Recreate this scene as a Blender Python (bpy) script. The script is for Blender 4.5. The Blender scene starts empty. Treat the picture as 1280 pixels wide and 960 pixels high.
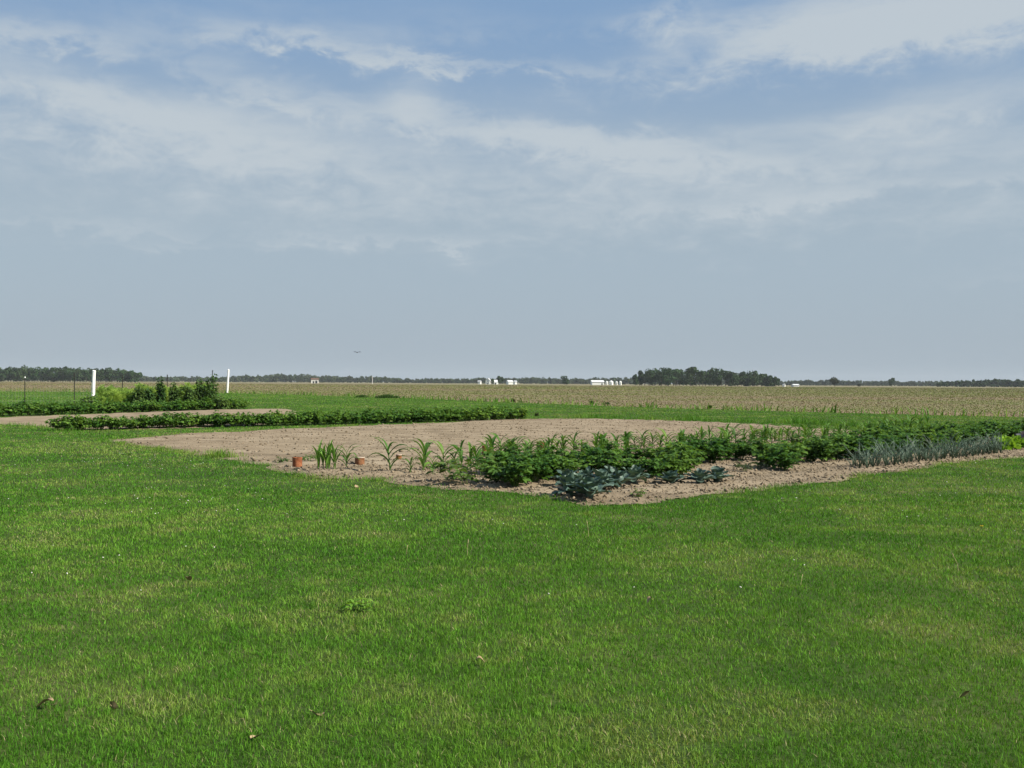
import bpy, math, random
import numpy as np
from mathutils import Matrix, Vector

random.seed(7)
rng = np.random.default_rng(11)
PI = math.pi
R = math.radians
scene = bpy.context.scene
COL = scene.collection

# ------------------------------------------------------------------ camera
H = 1.55                      # eye height
F = 1250.0                    # focal length in pixels of a 1280 wide frame
ROLL = R(0.34)
PITCH = -1.6 / F
fw = Vector((0, math.cos(PITCH), math.sin(PITCH)))
rt0 = Vector((1, 0, 0))
up0 = rt0.cross(fw)
rt = rt0 * math.cos(ROLL) + up0 * math.sin(ROLL)
up = up0 * math.cos(ROLL) - rt0 * math.sin(ROLL)
cam_d = bpy.data.cameras.new('camera')
cam = bpy.data.objects.new('camera', cam_d)
COL.objects.link(cam)
cam.matrix_world = Matrix(((rt.x, up.x, -fw.x, 0), (rt.y, up.y, -fw.y, 0), (rt.z, up.z, -fw.z, H), (0, 0, 0, 1)))
cam_d.sensor_width = 36
cam_d.lens = 36 * F / 1280
cam_d.clip_start = 0.05
cam_d.clip_end = 30000
scene.camera = cam

def ray(px, py):
    return (fw * F + rt * (px - 640) + up * (480 - py)).normalized()

def G(px, py, z=0.0):         # ground point seen at a photo pixel
    d = ray(px, py)
    t = (z - H) / d.z
    return (d.x * t, d.y * t)

def at_dist(px, dist):        # ground point in the direction of a column, at a distance ahead
    d = ray(px, 480)
    return (d.x / d.y * dist, dist)

# ------------------------------------------------------------------ world, sun, exposure
SUN_EL, SUN_AZ = R(38), R(108)          # azimuth from +Y clockwise: to the right, a little behind the camera
world = bpy.data.worlds.new("World")
scene.world = world
world.use_nodes = True
wt = world.node_tree
wn, wl = wt.nodes, wt.links
wn.clear()

def wmath(op, a, b=None, c=None, clamp=False):
    n = wn.new('ShaderNodeMath'); n.operation = op; n.use_clamp = clamp
    for i, v in enumerate((a, b, c)):
        if v is None: continue
        if isinstance(v, (int, float)): n.inputs[i].default_value = v
        else: wl.new(v, n.inputs[i])
    return n.outputs[0]

def wsmooth(v, lo, hi):
    n = wn.new('ShaderNodeMapRange'); n.interpolation_type = 'SMOOTHSTEP'
    wl.new(v, n.inputs['Value']); n.inputs['From Min'].default_value = lo; n.inputs['From Max'].default_value = hi
    return n.outputs['Result']

def wmix(f, a, b):
    n = wn.new('ShaderNodeMix'); n.data_type = 'RGBA'
    for s, v in ((n.inputs['Factor'], f), (n.inputs['A'], a), (n.inputs['B'], b)):
        if isinstance(v, (int, float)): s.default_value = v
        elif isinstance(v, tuple): s.default_value = (*v, 1)
        else: wl.new(v, s)
    return n.outputs['Result']

SKY_K = 0.064
sky = wn.new('ShaderNodeTexSky'); sky.sky_type = 'NISHITA'; sky.sun_disc = False
sky.sun_elevation = SUN_EL; sky.sun_rotation = SUN_AZ
sky.altitude = 200; sky.air_density = 1.0; sky.dust_density = 1.0; sky.ozone_density = 1.6
tc = wn.new('ShaderNodeTexCoord')
sep = wn.new('ShaderNodeSeparateXYZ'); wl.new(tc.outputs['Generated'], sep.inputs[0])
X, Y, Z = sep.outputs
az = wmath('ARCTAN2', X, Y)                       # radians, right positive
el = wmath('ARCSINE', Z)
comb = wn.new('ShaderNodeCombineXYZ')
wl.new(az, comb.inputs[0]); wl.new(el, comb.inputs[1])

def wnoise(sx, sy, scale, detail, rough, off=0.0, dist=0.0, rot=0.0):
    mp = wn.new('ShaderNodeMapping'); wl.new(comb.outputs[0], mp.inputs['Vector'])
    mp.inputs['Scale'].default_value = (sx, sy, 1); mp.inputs['Location'].default_value = (off, off * 0.7, off)
    mp.inputs['Rotation'].default_value = (0, 0, rot)
    n = wn.new('ShaderNodeTexNoise'); wl.new(mp.outputs[0], n.inputs['Vector'])
    n.inputs['Scale'].default_value = scale; n.inputs['Detail'].default_value = detail
    n.inputs['Roughness'].default_value = rough; n.inputs['Distortion'].default_value = dist
    return n.outputs['Fac']

nA = wnoise(1.0, 2.6, 5.0, 8, 0.58, 3.1, 0.3, 0.10)    # broad cloud masses
nB = wnoise(1.0, 2.0, 20.0, 10, 0.66, 9.4, 0.35, -0.12)   # fibres
nC = wnoise(0.8, 7.0, 6.0, 6, 0.55, 17.7, 0.2, 0.05)    # streaks
noise = wmath('ADD', wmath('MULTIPLY', nA, 0.42), wmath('ADD', wmath('MULTIPLY', nB, 0.38), wmath('MULTIPLY', nC, 0.20)))
# warp the cloud masses a little so that their outlines are ragged
azw = wmath('ADD', az, wmath('MULTIPLY', wmath('SUBTRACT', nB, 0.5), 0.06))
elw = wmath('ADD', el, wmath('MULTIPLY', wmath('SUBTRACT', nB, 0.5), 0.07))

def blob(px, py, rx, ry, tilt, amp):
    a0, e0 = math.atan((px - 640) / F), math.atan((480 - py) / F)
    sx, sy = rx / F, ry / F
    c, s = math.cos(tilt), math.sin(tilt)
    dx = wmath('SUBTRACT', azw, a0); dy = wmath('SUBTRACT', elw, e0)
    u = wmath('MULTIPLY', wmath('ADD', wmath('MULTIPLY', dx, c), wmath('MULTIPLY', dy, s)), 1 / sx)
    v = wmath('MULTIPLY', wmath('SUBTRACT', wmath('MULTIPLY', dy, c), wmath('MULTIPLY', dx, s)), 1 / sy)
    q = wmath('ADD', wmath('MULTIPLY', u, u), wmath('MULTIPLY', v, v))
    return wmath('MULTIPLY', wmath('EXPONENT', wmath('MULTIPLY', q, -1.0)), amp)

blobs = [
    (50, 92, 120, 18, 0.02, 0.50), (350, 62, 110, 20, 0.05, 0.46), (470, 74, 110, 12, -0.12, 0.34), (630, 86, 140, 12, 0.0, 0.44),
    (1100, 55, 190, 46, -0.03, 0.66), (930, 85, 190, 30, 0.12, 0.40), (830, 15, 60, 12, 0.2, 0.28), (1250, 40, 70, 60, 0, 0.30),
    (60, 145, 230, 26, -0.12, 0.50), (330, 128, 120, 24, -0.15, 0.52), (515, 125, 50, 36, -0.7, 0.36), (720, 180, 260, 20, -0.12, 0.50),
    (200, 190, 300, 34, -0.08, 0.30), (480, 220, 800, 55, -0.03, 0.37), (1180, 160, 190, 26, 0.06, 0.44), (1080, 215, 330, 40, 0.0, 0.26),
    (640, 290, 900, 40, 0.0, 0.20), (640, 32, 560, 26, 0.0, 0.16), (150, 60, 220, 30, 0.1, 0.14), (60, 303, 200, 7, 0, 0.22), (240, 318, 190, 5, 0.02, 0.18),
    (420, 305, 140, 5, 0, 0.18), (560, 306, 40, 5, 0, 0.14), (1150, 250, 220, 9, 0.03, 0.16), (950, 262, 160, 7, 0.05, 0.16), (1180, 360, 160, 9, 0.02, 0.12),
]
m = None
for b in blobs:
    t = blob(*b)
    m = t if m is None else wmath('ADD', m, t)
low = wsmooth(el, 0.34, 0.60)                      # a light scatter of cloud higher up, outside the picture
m = wmath('ADD', m, wmath('MULTIPLY', low, 0.3))
dens = wmath('ADD', m, wmath('MULTIPLY', wmath('SUBTRACT', noise, 0.5), wmath('ADD', 1.0, wmath('MULTIPLY', m, 3.2))))
dens = wsmooth(dens, 0.04, 0.85)
# clear-air colours of the hazy summer sky by elevation, blended with the Nishita sky
haze_f = wsmooth(el, 0.40, -0.02)
air = wmix(wsmooth(el, 0.15, 0.37), (3.65, 4.5, 5.25), (2.2, 3.5, 5.4))
base = wmix(0.94, sky.outputs[0], air)
CLOUD = (5.0, 5.6, 6.1)
col = wmix(wmath('MULTIPLY', dens, 0.93), base, CLOUD)
# the lowest degrees: even grey-blue murk
col = wmix(wsmooth(el, 0.13, -0.01), col, (3.6, 4.25, 4.85))
bg = wn.new('ShaderNodeBackground'); wl.new(col, bg.inputs['Color']); bg.inputs['Strength'].default_value = SKY_K
wo = wn.new('ShaderNodeOutputWorld'); wl.new(bg.outputs[0], wo.inputs['Surface'])

sun_d = bpy.data.lights.new('sun', 'SUN'); sun_d.energy = 5.0; sun_d.angle = R(0.53); sun_d.color = (1.0, 0.93, 0.80)
sun = bpy.data.objects.new('sun', sun_d); COL.objects.link(sun)
sv = Vector((math.sin(SUN_AZ) * math.cos(SUN_EL), math.cos(SUN_AZ) * math.cos(SUN_EL), math.sin(SUN_EL)))
sun.rotation_euler = sv.to_track_quat('Z', 'Y').to_euler()
sun.location = (20, -10, 30)

scene.view_settings.view_transform = 'Standard'
scene.view_settings.look = 'None'
scene.view_settings.exposure = 0.72
scene.view_settings.gamma = 1.0
scene.view_settings.use_curve_mapping = False
scene.cycles.max_bounces = 6
scene.cycles.diffuse_bounces = 3
scene.cycles.transmission_bounces = 4
scene.cycles.volume_bounces = 0
scene.cycles.transparent_max_bounces = 8

# ------------------------------------------------------------------ helpers
def tag(o, label=None, cat=None, group=None, kind=None):
    if label: o['label'] = label
    if cat: o['category'] = cat
    if group: o['group'] = group
    if kind: o['kind'] = kind
    return o

def empty(name, loc, rz=0.0, parent=None):
    o = bpy.data.objects.new(name, None); COL.objects.link(o)
    o.empty_display_size = 0.2
    o.location = loc; o.rotation_euler = (0, 0, rz)
    if parent: o.parent = parent
    return o

def link(name, me, mats, parent=None, loc=None):
    o = bpy.data.objects.new(name, me); COL.objects.link(o)
    for m_ in (mats if isinstance(mats, (list, tuple)) else [mats]): me.materials.append(m_)
    if parent: o.parent = parent
    if loc is not None: o.location = loc
    return o

def tri_mesh(name, V, T, C=None, smooth=False):
    V = np.asarray(V, np.float32).reshape(-1, 3); T = np.asarray(T, np.int32).reshape(-1, 3)
    me = bpy.data.meshes.new(name)
    me.vertices.add(len(V)); me.vertices.foreach_set('co', V.ravel())
    me.loops.add(T.size); me.loops.foreach_set('vertex_index', T.ravel())
    me.polygons.add(len(T)); me.polygons.foreach_set('loop_start', np.arange(len(T), dtype=np.int32) * 3)
    if smooth: me.polygons.foreach_set('use_smooth', np.ones(len(T), bool))
    me.update(calc_edges=True)
    if C is not None:
        a = me.attributes.new('col', 'FLOAT_COLOR', 'POINT')
        C = np.asarray(C, np.float32)
        if C.shape[1] == 3: C = np.concatenate([C, np.ones((len(C), 1), np.float32)], 1)
        a.data.foreach_set('color', C.ravel())
    return me

class MB:                                    # collects loose polygons for one part
    def __init__(s): s.v, s.f, s.m = [], [], []
    def add(s, vs, fs, mi=0):
        k = len(s.v); s.v += [tuple(v) for v in vs]
        for f in fs: s.f.append(tuple(k + i for i in f)); s.m.append(mi)
    def box(s, x0, x1, y0, y1, z0, z1, mi=0):
        s.add([(x0,y0,z0),(x1,y0,z0),(x1,y1,z0),(x0,y1,z0),(x0,y0,z1),(x1,y0,z1),(x1,y1,z1),(x0,y1,z1)],
              [(3,2,1,0),(4,5,6,7),(0,1,5,4),(1,2,6,5),(2,3,7,6),(3,0,4,7)], mi)
    def tube(s, pts, rads, n=6, mi=0, cap=True):
        k = len(s.v); P = [Vector(p) for p in pts]
        for i, p in enumerate(P):
            d = (P[min(i+1, len(P)-1)] - P[max(i-1, 0)]).normalized()
            a = d.orthogonal().normalized() if i == 0 else (a - d * a.dot(d)).normalized()
            b = d.cross(a)
            for j in range(n):
                q = p + (a * math.cos(2*PI*j/n) + b * math.sin(2*PI*j/n)) * rads[i]
                s.v.append(tuple(q))
        for i in range(len(P)-1):
            for j in range(n):
                s.f.append((k+i*n+j, k+i*n+(j+1)%n, k+(i+1)*n+(j+1)%n, k+(i+1)*n+j)); s.m.append(mi)
        if cap:
            s.f.append(tuple(k+j for j in range(n))[::-1]); s.m.append(mi)
            s.f.append(tuple(k+(len(P)-1)*n+j for j in range(n))); s.m.append(mi)
    def lathe(s, prof, n=24, mi=0, wob=0.0):
        k = len(s.v)
        for i, (r, z) in enumerate(prof):
            for j in range(n):
                a = 2*PI*j/n; rr = r*(1+wob*math.sin(3*a+z*20))
                s.v.append((rr*math.cos(a), rr*math.sin(a), z))
        for i in range(len(prof)-1):
            for j in range(n):
                s.f.append((k+i*n+j, k+i*n+(j+1)%n, k+(i+1)*n+(j+1)%n, k+(i+1)*n+j)); s.m.append(mi)
    def mesh(s, name, smooth=False):
        me = bpy.data.meshes.new(name); me.from_pydata(s.v, [], s.f)
        me.polygons.foreach_set('material_index', s.m)
        if smooth: me.polygons.foreach_set('use_smooth', [True]*len(s.f))
        me.update(); return me
    def build(s, name, mats, parent=None, loc=None, smooth=False):
        return link(name, s.mesh(name, smooth), mats, parent, loc)

def dup(root, loc, rz, scale=1.0, label=None, group=None, sz=None):
    r = root.copy(); COL.objects.link(r)
    r.location = loc; r.rotation_euler = (root.rotation_euler[0], root.rotation_euler[1], rz)
    r.scale = (scale, scale, sz if sz else scale)
    if label: r['label'] = label
    if group: r['group'] = group
    for ch in list(root.children):
        c = ch.copy(); COL.objects.link(c); c.parent = r
        for g in list(ch.children):
            d = g.copy(); COL.objects.link(d); d.parent = c
    return r

def vnoise(x, y, seed=0):
    x = np.asarray(x, float); y = np.asarray(y, float)
    xi, yi = np.floor(x), np.floor(y); fx, fy = x - xi, y - yi
    fx = fx*fx*(3-2*fx); fy = fy*fy*(3-2*fy)
    def h(i, j):
        v = np.sin(i*127.1 + j*311.7 + seed*74.7) * 43758.5453
        return v - np.floor(v)
    return (h(xi,yi)*(1-fx)+h(xi+1,yi)*fx)*(1-fy) + (h(xi,yi+1)*(1-fx)+h(xi+1,yi+1)*fx)*fy

def fbm(x, y, seed=0, oct=4, rough=0.5):
    a, s, t = 1.0, 0.0, 0.0
    for o in range(oct):
        s = s + a*vnoise(np.asarray(x)*2**o, np.asarray(y)*2**o, seed+o*3); t += a; a *= rough
    return s/t

def inside(poly, x, y):
    x = np.asarray(x, float); y = np.asarray(y, float); c = np.zeros(x.shape, bool)
    n = len(poly)
    for i in range(n):
        x1, y1 = poly[i]; x2, y2 = poly[(i+1) % n]
        if y1 == y2: continue
        k = ((y1 > y) != (y2 > y)) & (x < (x2-x1)*(y-y1)/(y2-y1) + x1)
        c ^= k
    return c

def ragged(pts, step, amp, seed):           # subdivide a boundary and shake it
    out = []; n = len(pts); L = 0.0
    for i in range(n):
        a = np.array(pts[i]); b = np.array(pts[(i+1) % n]); l = np.linalg.norm(b-a)
        k = max(1, int(l/step))
        nrm = np.array((-(b-a)[1], (b-a)[0]))/max(l, 1e-6)
        for j in range(k):
            p = a + (b-a)*j/k
            s = L + l*j/k
            w = (fbm(np.array([s*1.1]), np.array([seed*3.3]), seed, 4, 0.6)[0]-0.5)*2*amp
            out.append(tuple(p + nrm*w))
        L += l
    return out

# ------------------------------------------------------------------ materials
def new_mat(name):
    m_ = bpy.data.materials.new(name); m_.use_nodes = True
    nt = m_.node_tree; nt.nodes.clear()
    return m_, nt

def N(nt, kind, **kw):
    n = nt.nodes.new(kind)
    for k, v in kw.items(): setattr(n, k, v)
    return n

def leaf_mat(name, tint=(1, 1, 1), rough=0.5, trans=0.3, spec=0.25, vary=0.0):
    m_, nt = new_mat(name); L = nt.links.new
    at = N(nt, 'ShaderNodeAttribute'); at.attribute_name = 'col'
    mul = N(nt, 'ShaderNodeMix'); mul.data_type = 'RGBA'; mul.blend_type = 'MULTIPLY'; mul.inputs['Factor'].default_value = 1
    L(at.outputs['Color'], mul.inputs['A']); mul.inputs['B'].default_value = (*tint, 1)
    colr = mul.outputs['Result']
    if vary:
        oi = N(nt, 'ShaderNodeObjectInfo'); hs = N(nt, 'ShaderNodeHueSaturation')
        mr = N(nt, 'ShaderNodeMapRange'); L(oi.outputs['Random'], mr.inputs['Value'])
        mr.inputs['To Min'].default_value = 1-vary; mr.inputs['To Max'].default_value = 1+vary
        mh = N(nt, 'ShaderNodeMapRange'); L(oi.outputs['Random'], mh.inputs['Value'])
        mh.inputs['To Min'].default_value = 0.515; mh.inputs['To Max'].default_value = 0.485
        L(mh.outputs['Result'], hs.inputs['Hue'])
        L(mr.outputs['Result'], hs.inputs['Value']); L(colr, hs.inputs['Color']); colr = hs.outputs['Color']
    p = N(nt, 'ShaderNodeBsdfPrincipled'); L(colr, p.inputs['Base Color'])
    p.inputs['Roughness'].default_value = rough; p.inputs['Specular IOR Level'].default_value = spec
    tr = N(nt, 'ShaderNodeBsdfTranslucent')
    yl = N(nt, 'ShaderNodeMix'); yl.data_type = 'RGBA'; yl.blend_type = 'MULTIPLY'; yl.inputs['Factor'].default_value = 1
    L(colr, yl.inputs['A']); yl.inputs['B'].default_value = (1.25, 1.15, 0.6, 1); L(yl.outputs['Result'], tr.inputs['Color'])
    mx = N(nt, 'ShaderNodeMixShader'); mx.inputs[0].default_value = trans
    L(p.outputs[0], mx.inputs[1]); L(tr.outputs[0], mx.inputs[2])
    o = N(nt, 'ShaderNodeOutputMaterial'); L(mx.outputs[0], o.inputs['Surface'])
    return m_

def noise_mat(name, stops, scale=1.0, detail=8, rough=0.9, bump=0.0, bscale=40, stretch=(1, 1, 1), rot=0.0, spec=0.1, second=None):
    m_, nt = new_mat(name); L = nt.links.new
    tcn = N(nt, 'ShaderNodeTexCoord'); mp = N(nt, 'ShaderNodeMapping'); L(tcn.outputs['Object'], mp.inputs['Vector'])
    mp.inputs['Scale'].default_value = stretch; mp.inputs['Rotation'].default_value = (0, 0, rot)
    nz = N(nt, 'ShaderNodeTexNoise'); L(mp.outputs[0], nz.inputs['Vector'])
    nz.inputs['Scale'].default_value = scale; nz.inputs['Detail'].default_value = detail; nz.inputs['Roughness'].default_value = 0.6
    cr = N(nt, 'ShaderNodeValToRGB'); L(nz.outputs['Fac'], cr.inputs['Fac'])
    e = cr.color_ramp.elements
    e[0].position, e[0].color = stops[0][0], (*stops[0][1], 1)
    e[1].position, e[1].color = stops[-1][0], (*stops[-1][1], 1)
    for pos, c in stops[1:-1]:
        q = e.new(pos); q.color = (*c, 1)
    colr = cr.outputs['Color']
    if second:                                # (scale, lo, hi): fine grain multiplied in
        n2 = N(nt, 'ShaderNodeTexNoise'); L(tcn.outputs['Object'], n2.inputs['Vector'])
        n2.inputs['Scale'].default_value = second[0]; n2.inputs['Detail'].default_value = 6; n2.inputs['Roughness'].default_value = 0.7
        mr = N(nt, 'ShaderNodeMapRange'); L(n2.outputs['Fac'], mr.inputs['Value'])
        mr.inputs['From Min'].default_value = 0.3; mr.inputs['From Max'].default_value = 0.7
        mr.inputs['To Min'].default_value = second[1]; mr.inputs['To Max'].default_value = second[2]
        mu = N(nt, 'ShaderNodeMix'); mu.data_type = 'RGBA'; mu.blend_type = 'MULTIPLY'; mu.inputs['Factor'].default_value = 1
        L(colr, mu.inputs['A']); L(mr.outputs['Result'], mu.inputs['B']); colr = mu.outputs['Result']
    p = N(nt, 'ShaderNodeBsdfPrincipled'); L(colr, p.inputs['Base Color'])
    p.inputs['Roughness'].default_value = rough; p.inputs['Specular IOR Level'].default_value = spec
    if bump:
        nb = N(nt, 'ShaderNodeTexNoise'); L(tcn.outputs['Object'], nb.inputs['Vector'])
        nb.inputs['Scale'].default_value = bscale; nb.inputs['Detail'].default_value = 6; nb.inputs['Roughness'].default_value = 0.65
        bp = N(nt, 'ShaderNodeBump'); bp.inputs['Strength'].default_value = bump; bp.inputs['Distance'].default_value = 0.03
        L(nb.outputs['Fac'], bp.inputs['Height']); L(bp.outputs[0], p.inputs['Normal'])
    o = N(nt, 'ShaderNodeOutputMaterial'); L(p.outputs[0], o.inputs['Surface'])
    return m_

M = {}
M['grass'] = leaf_mat('grass_blades', trans=0.3, rough=0.6, spec=0.06)
M['stubble'] = leaf_mat('stubble', trans=0.15, rough=0.8, spec=0.05)
M['leaf'] = leaf_mat('garden_leaf', trans=0.36, rough=0.5, spec=0.15, vary=0.24)
M['wood_leaf'] = leaf_mat('tree_leaf', trans=0.15, rough=0.7, spec=0.1)
M['glaucous'] = leaf_mat('cabbage_leaf', trans=0.12, rough=0.5, spec=0.3, vary=0.1)
M['clod'] = leaf_mat('soil_clod', trans=0.0, rough=0.95, spec=0.05)
M['stem'] = noise_mat('green_stem', [(0.3, (0.07, 0.13, 0.03)), (0.7, (0.12, 0.19, 0.05))], scale=8)
M['bark'] = noise_mat('bark', [(0.3, (0.06, 0.05, 0.04)), (0.7, (0.12, 0.10, 0.08))], scale=3)
M['lawn'] = noise_mat('lawn_ground', [(0.32, (0.030, 0.052, 0.012)), (0.5, (0.045, 0.075, 0.016)), (0.68, (0.085, 0.098, 0.032))], scale=0.5, second=(45, 0.6, 1.3))
UA = math.atan2(0.676, 0.737)
M['soil'] = noise_mat('tilled_soil', [(0.3, (0.145, 0.112, 0.074)), (0.5, (0.232, 0.183, 0.124)), (0.7, (0.300, 0.245, 0.174))],
                      scale=0.7, bump=0.7, bscale=14, stretch=(0.35, 2.2, 1), rot=-UA, second=(22, 0.74, 1.16))
M['field'] = noise_mat('stubble_field', [(0.30, (0.205, 0.150, 0.100)), (0.45, (0.190, 0.152, 0.092)), (0.56, (0.150, 0.150, 0.064)), (0.72, (0.115, 0.142, 0.045))],
                       scale=0.012, stretch=(0.55, 1.7, 1), rot=0.25, second=(0.8, 0.75, 1.2))
M['white'] = noise_mat('white_paint', [(0.3, (0.60, 0.60, 0.57)), (0.5, (0.76, 0.76, 0.74)), (0.7, (0.82, 0.82, 0.80))], scale=2, rough=0.5, spec=0.3)
M['cream'] = noise_mat('weathered_wall', [(0.3, (0.60, 0.58, 0.54)), (0.7, (0.70, 0.68, 0.64))], scale=1)
M['brown_roof'] = noise_mat('brown_roof', [(0.3, (0.10, 0.065, 0.05)), (0.7, (0.16, 0.10, 0.075))], scale=1)
M['grey_roof'] = noise_mat('grey_roof', [(0.3, (0.30, 0.31, 0.33)), (0.7, (0.42, 0.43, 0.45))], scale=1)
M['white_roof'] = noise_mat('pale_metal_roof', [(0.3, (0.62, 0.63, 0.64)), (0.7, (0.72, 0.73, 0.74))], scale=1, rough=0.5)
M['dark'] = noise_mat('dark_opening', [(0.3, (0.02, 0.02, 0.022)), (0.7, (0.035, 0.035, 0.04))], scale=2)
M['steel'] = noise_mat('dark_steel_post', [(0.3, (0.035, 0.035, 0.03)), (0.7, (0.06, 0.055, 0.05))], scale=12, rough=0.6)
M['wire'] = noise_mat('galvanised_wire', [(0.3, (0.25, 0.25, 0.25)), (0.7, (0.33, 0.33, 0.33))], scale=5, rough=0.5)
M['rust_red'] = noise_mat('orange_rust', [(0.3, (0.15, 0.05, 0.025)), (0.5, (0.24, 0.085, 0.04)), (0.7, (0.36, 0.16, 0.08))], scale=14, second=(60, 0.7, 1.2), rough=0.8, bump=0.2)
M['rust_brown'] = noise_mat('brown_rust', [(0.3, (0.11, 0.045, 0.022)), (0.5, (0.19, 0.085, 0.04)), (0.7, (0.27, 0.14, 0.07))], scale=14, second=(60, 0.7, 1.2), rough=0.75, bump=0.2)
M['can_top'] = noise_mat('pale_can_top', [(0.3, (0.36, 0.29, 0.22)), (0.7, (0.52, 0.44, 0.36))], scale=20, rough=0.5)
M['plastic'] = noise_mat('white_plastic', [(0.3, (0.7, 0.7, 0.68)), (0.7, (0.78, 0.78, 0.76))], scale=20, rough=0.4)
M['petal'] = noise_mat('white_petal', [(0.3, (0.60, 0.60, 0.52)), (0.7, (0.72, 0.72, 0.66))], scale=20)
M['dry'] = noise_mat('dry_leaf', [(0.3, (0.22, 0.155, 0.085)), (0.7, (0.36, 0.28, 0.17))], scale=30, second=(80, 0.8, 1.2))
M['straw'] = noise_mat('straw', [(0.3, (0.34, 0.28, 0.15)), (0.7, (0.46, 0.38, 0.22))], scale=30)
M['yellow'] = noise_mat('yellow_petal', [(0.3, (0.65, 0.42, 0.03)), (0.7, (0.75, 0.52, 0.05))], scale=30)
M['feather'] = noise_mat('dark_feather', [(0.3, (0.02, 0.02, 0.022)), (0.7, (0.045, 0.042, 0.04))], scale=20)

# ------------------------------------------------------------------ ground plan
px = lambda pts: [G(*p) for p in pts]
U = np.array((0.737, 0.676)); U /= np.linalg.norm(U); NV = np.array((-U[1], U[0]))

plot = px([(132,552),(165,558),(230,566),(300,577.5),(350,588),(400,598),(470,602),(520,608),(580,613),(640,618),(690,623),(735,635),
           (800,631),(860,625),(930,617),(1000,608),(1060,601),(1120,590),(1180,581),(1280,571.5),(1420,560),(1420,549),(1280,546),(1100,541),
           (985,533.5),(900,528.5),(800,525.5),(740,524),(655,525),(600,527),(500,531.5),(400,535.5),(300,540.5),(200,545.5)])
strip = px([(-120,529),(0,531),(55,534),(75,537),(200,537),(330,532),(372,522),(368,513),(350,511.5),(310,512),(200,515.5),(100,519),(0,523),(-120,526)])
plot_r = ragged(plot, 0.2, 0.36, 3)
strip_r = ragged(strip, 0.6, 0.30, 8)
b_far = px([(0,489.5),(150,490.5),(300,492),(400,494.5),(500,497.5),(640,503.5),(820,510),(1000,515),(1280,522)])
e0, e1 = np.array(b_far[-2]), np.array(b_far[-1]); ext = tuple(e1 + (e1-e0)/np.linalg.norm(e1-e0)*45)
lawn_poly = [(-190, -14), (70, -14), (70, ext[1])] + [ext] + b_far[::-1] + [(-190, b_far[0][1]+18)]

def soil_h(x, y):
    t = np.asarray(x)*U[0] + np.asarray(y)*U[1]; n = np.asarray(x)*NV[0] + np.asarray(y)*NV[1]
    rough = np.clip((16.5-n)/5, 0.12, 1.0)
    h = 0.045 + 0.055*(fbm(np.asarray(x)*2.2, np.asarray(y)*2.2, 5, 5, 0.62)-0.5)*(0.35+0.65*rough)
    h = h + 0.035*(fbm(np.asarray(x)*0.5, np.asarray(y)*0.5, 9, 3)-0.5) + 0.016*np.sin(n*2*PI/0.9 + 1.5*fbm(t*0.3, n*0.3, 2, 2))
    return np.maximum(h, 0.022)

# ground sheet to the horizon
b = MB()
n = 64; rings = [0, 40, 120, 400, 1200, 4000, 14000]
b.v.append((0, 0, 0))
for r_ in rings[1:]:
    for j in range(n): b.v.append((r_*math.cos(2*PI*j/n), r_*math.sin(2*PI*j/n), 0))
for j in range(n):
    b.f.append((0, 1+j, 1+(j+1) % n)); b.m.append(0)
for i in range(len(rings)-2):
    for j in range(n):
        b.f.append((1+i*n+j, 1+(i+1)*n+j, 1+(i+1)*n+(j+1) % n, 1+i*n+(j+1) % n)); b.m.append(0)
tag(b.build('ground', M['field']), 'wide tan and weedy green stubble field running to the horizon', 'field', kind='structure')

b = MB(); lr = ragged(lawn_poly, 2.0, 0.35, 12)
b.add([(x, y, 0.012) for x, y in lr], [tuple(range(len(lr)))])
lo = b.build('lawn', M['lawn'])
tag(lo, 'mown green lawn around the vegetable garden', 'lawn', kind='structure')

def soil_sheet(name, poly, label, step):
    P = np.array(poly); x0, y0 = P.min(0)-0.2; x1, y1 = P.max(0)+0.2
    xs = np.arange(x0, x1, step); ys = np.arange(y0, y1, step)
    gx, gy = np.meshgrid(xs, ys, indexing='ij')
    ins = inside(poly, gx[:-1, :-1]+step/2, gy[:-1, :-1]+step/2)
    vis = np.abs(gx[:-1, :-1]) < 0.60*gy[:-1, :-1]+3
    ins &= vis
    ii, jj = np.nonzero(ins); ny = len(ys)
    a = ii*ny+jj; bq = (ii+1)*ny+jj; c = (ii+1)*ny+jj+1; d = ii*ny+jj+1
    T = np.concatenate([np.stack([a, bq, c], 1), np.stack([a, c, d], 1)])
    used, inv = np.unique(T, return_inverse=True)
    x = gx.ravel()[used]; y = gy.ravel()[used]
    Q = np.array(ragged(poly, 0.15, 0.0, 0)); dm = np.full(len(x), 9.0)
    for q in Q: dm = np.minimum(dm, (x-q[0])**2+(y-q[1])**2)
    f = np.clip(np.sqrt(dm)/0.35, 0, 1); f = f*f*(3-2*f)
    V = np.stack([x, y, 0.015+(soil_h(x, y)-0.015)*f], 1)
    o = link(name, tri_mesh(name, V, inv.reshape(-1, 3), smooth=True), M['soil'])
    return tag(o, label, 'soil', kind='structure')
soil_sheet('garden_soil', plot_r, 'bare raked brown soil of the large garden plot', 0.05)
soil_sheet('soil_strip', strip_r, 'narrow strip of bare tan soil between the two bean rows', 0.12)

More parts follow.
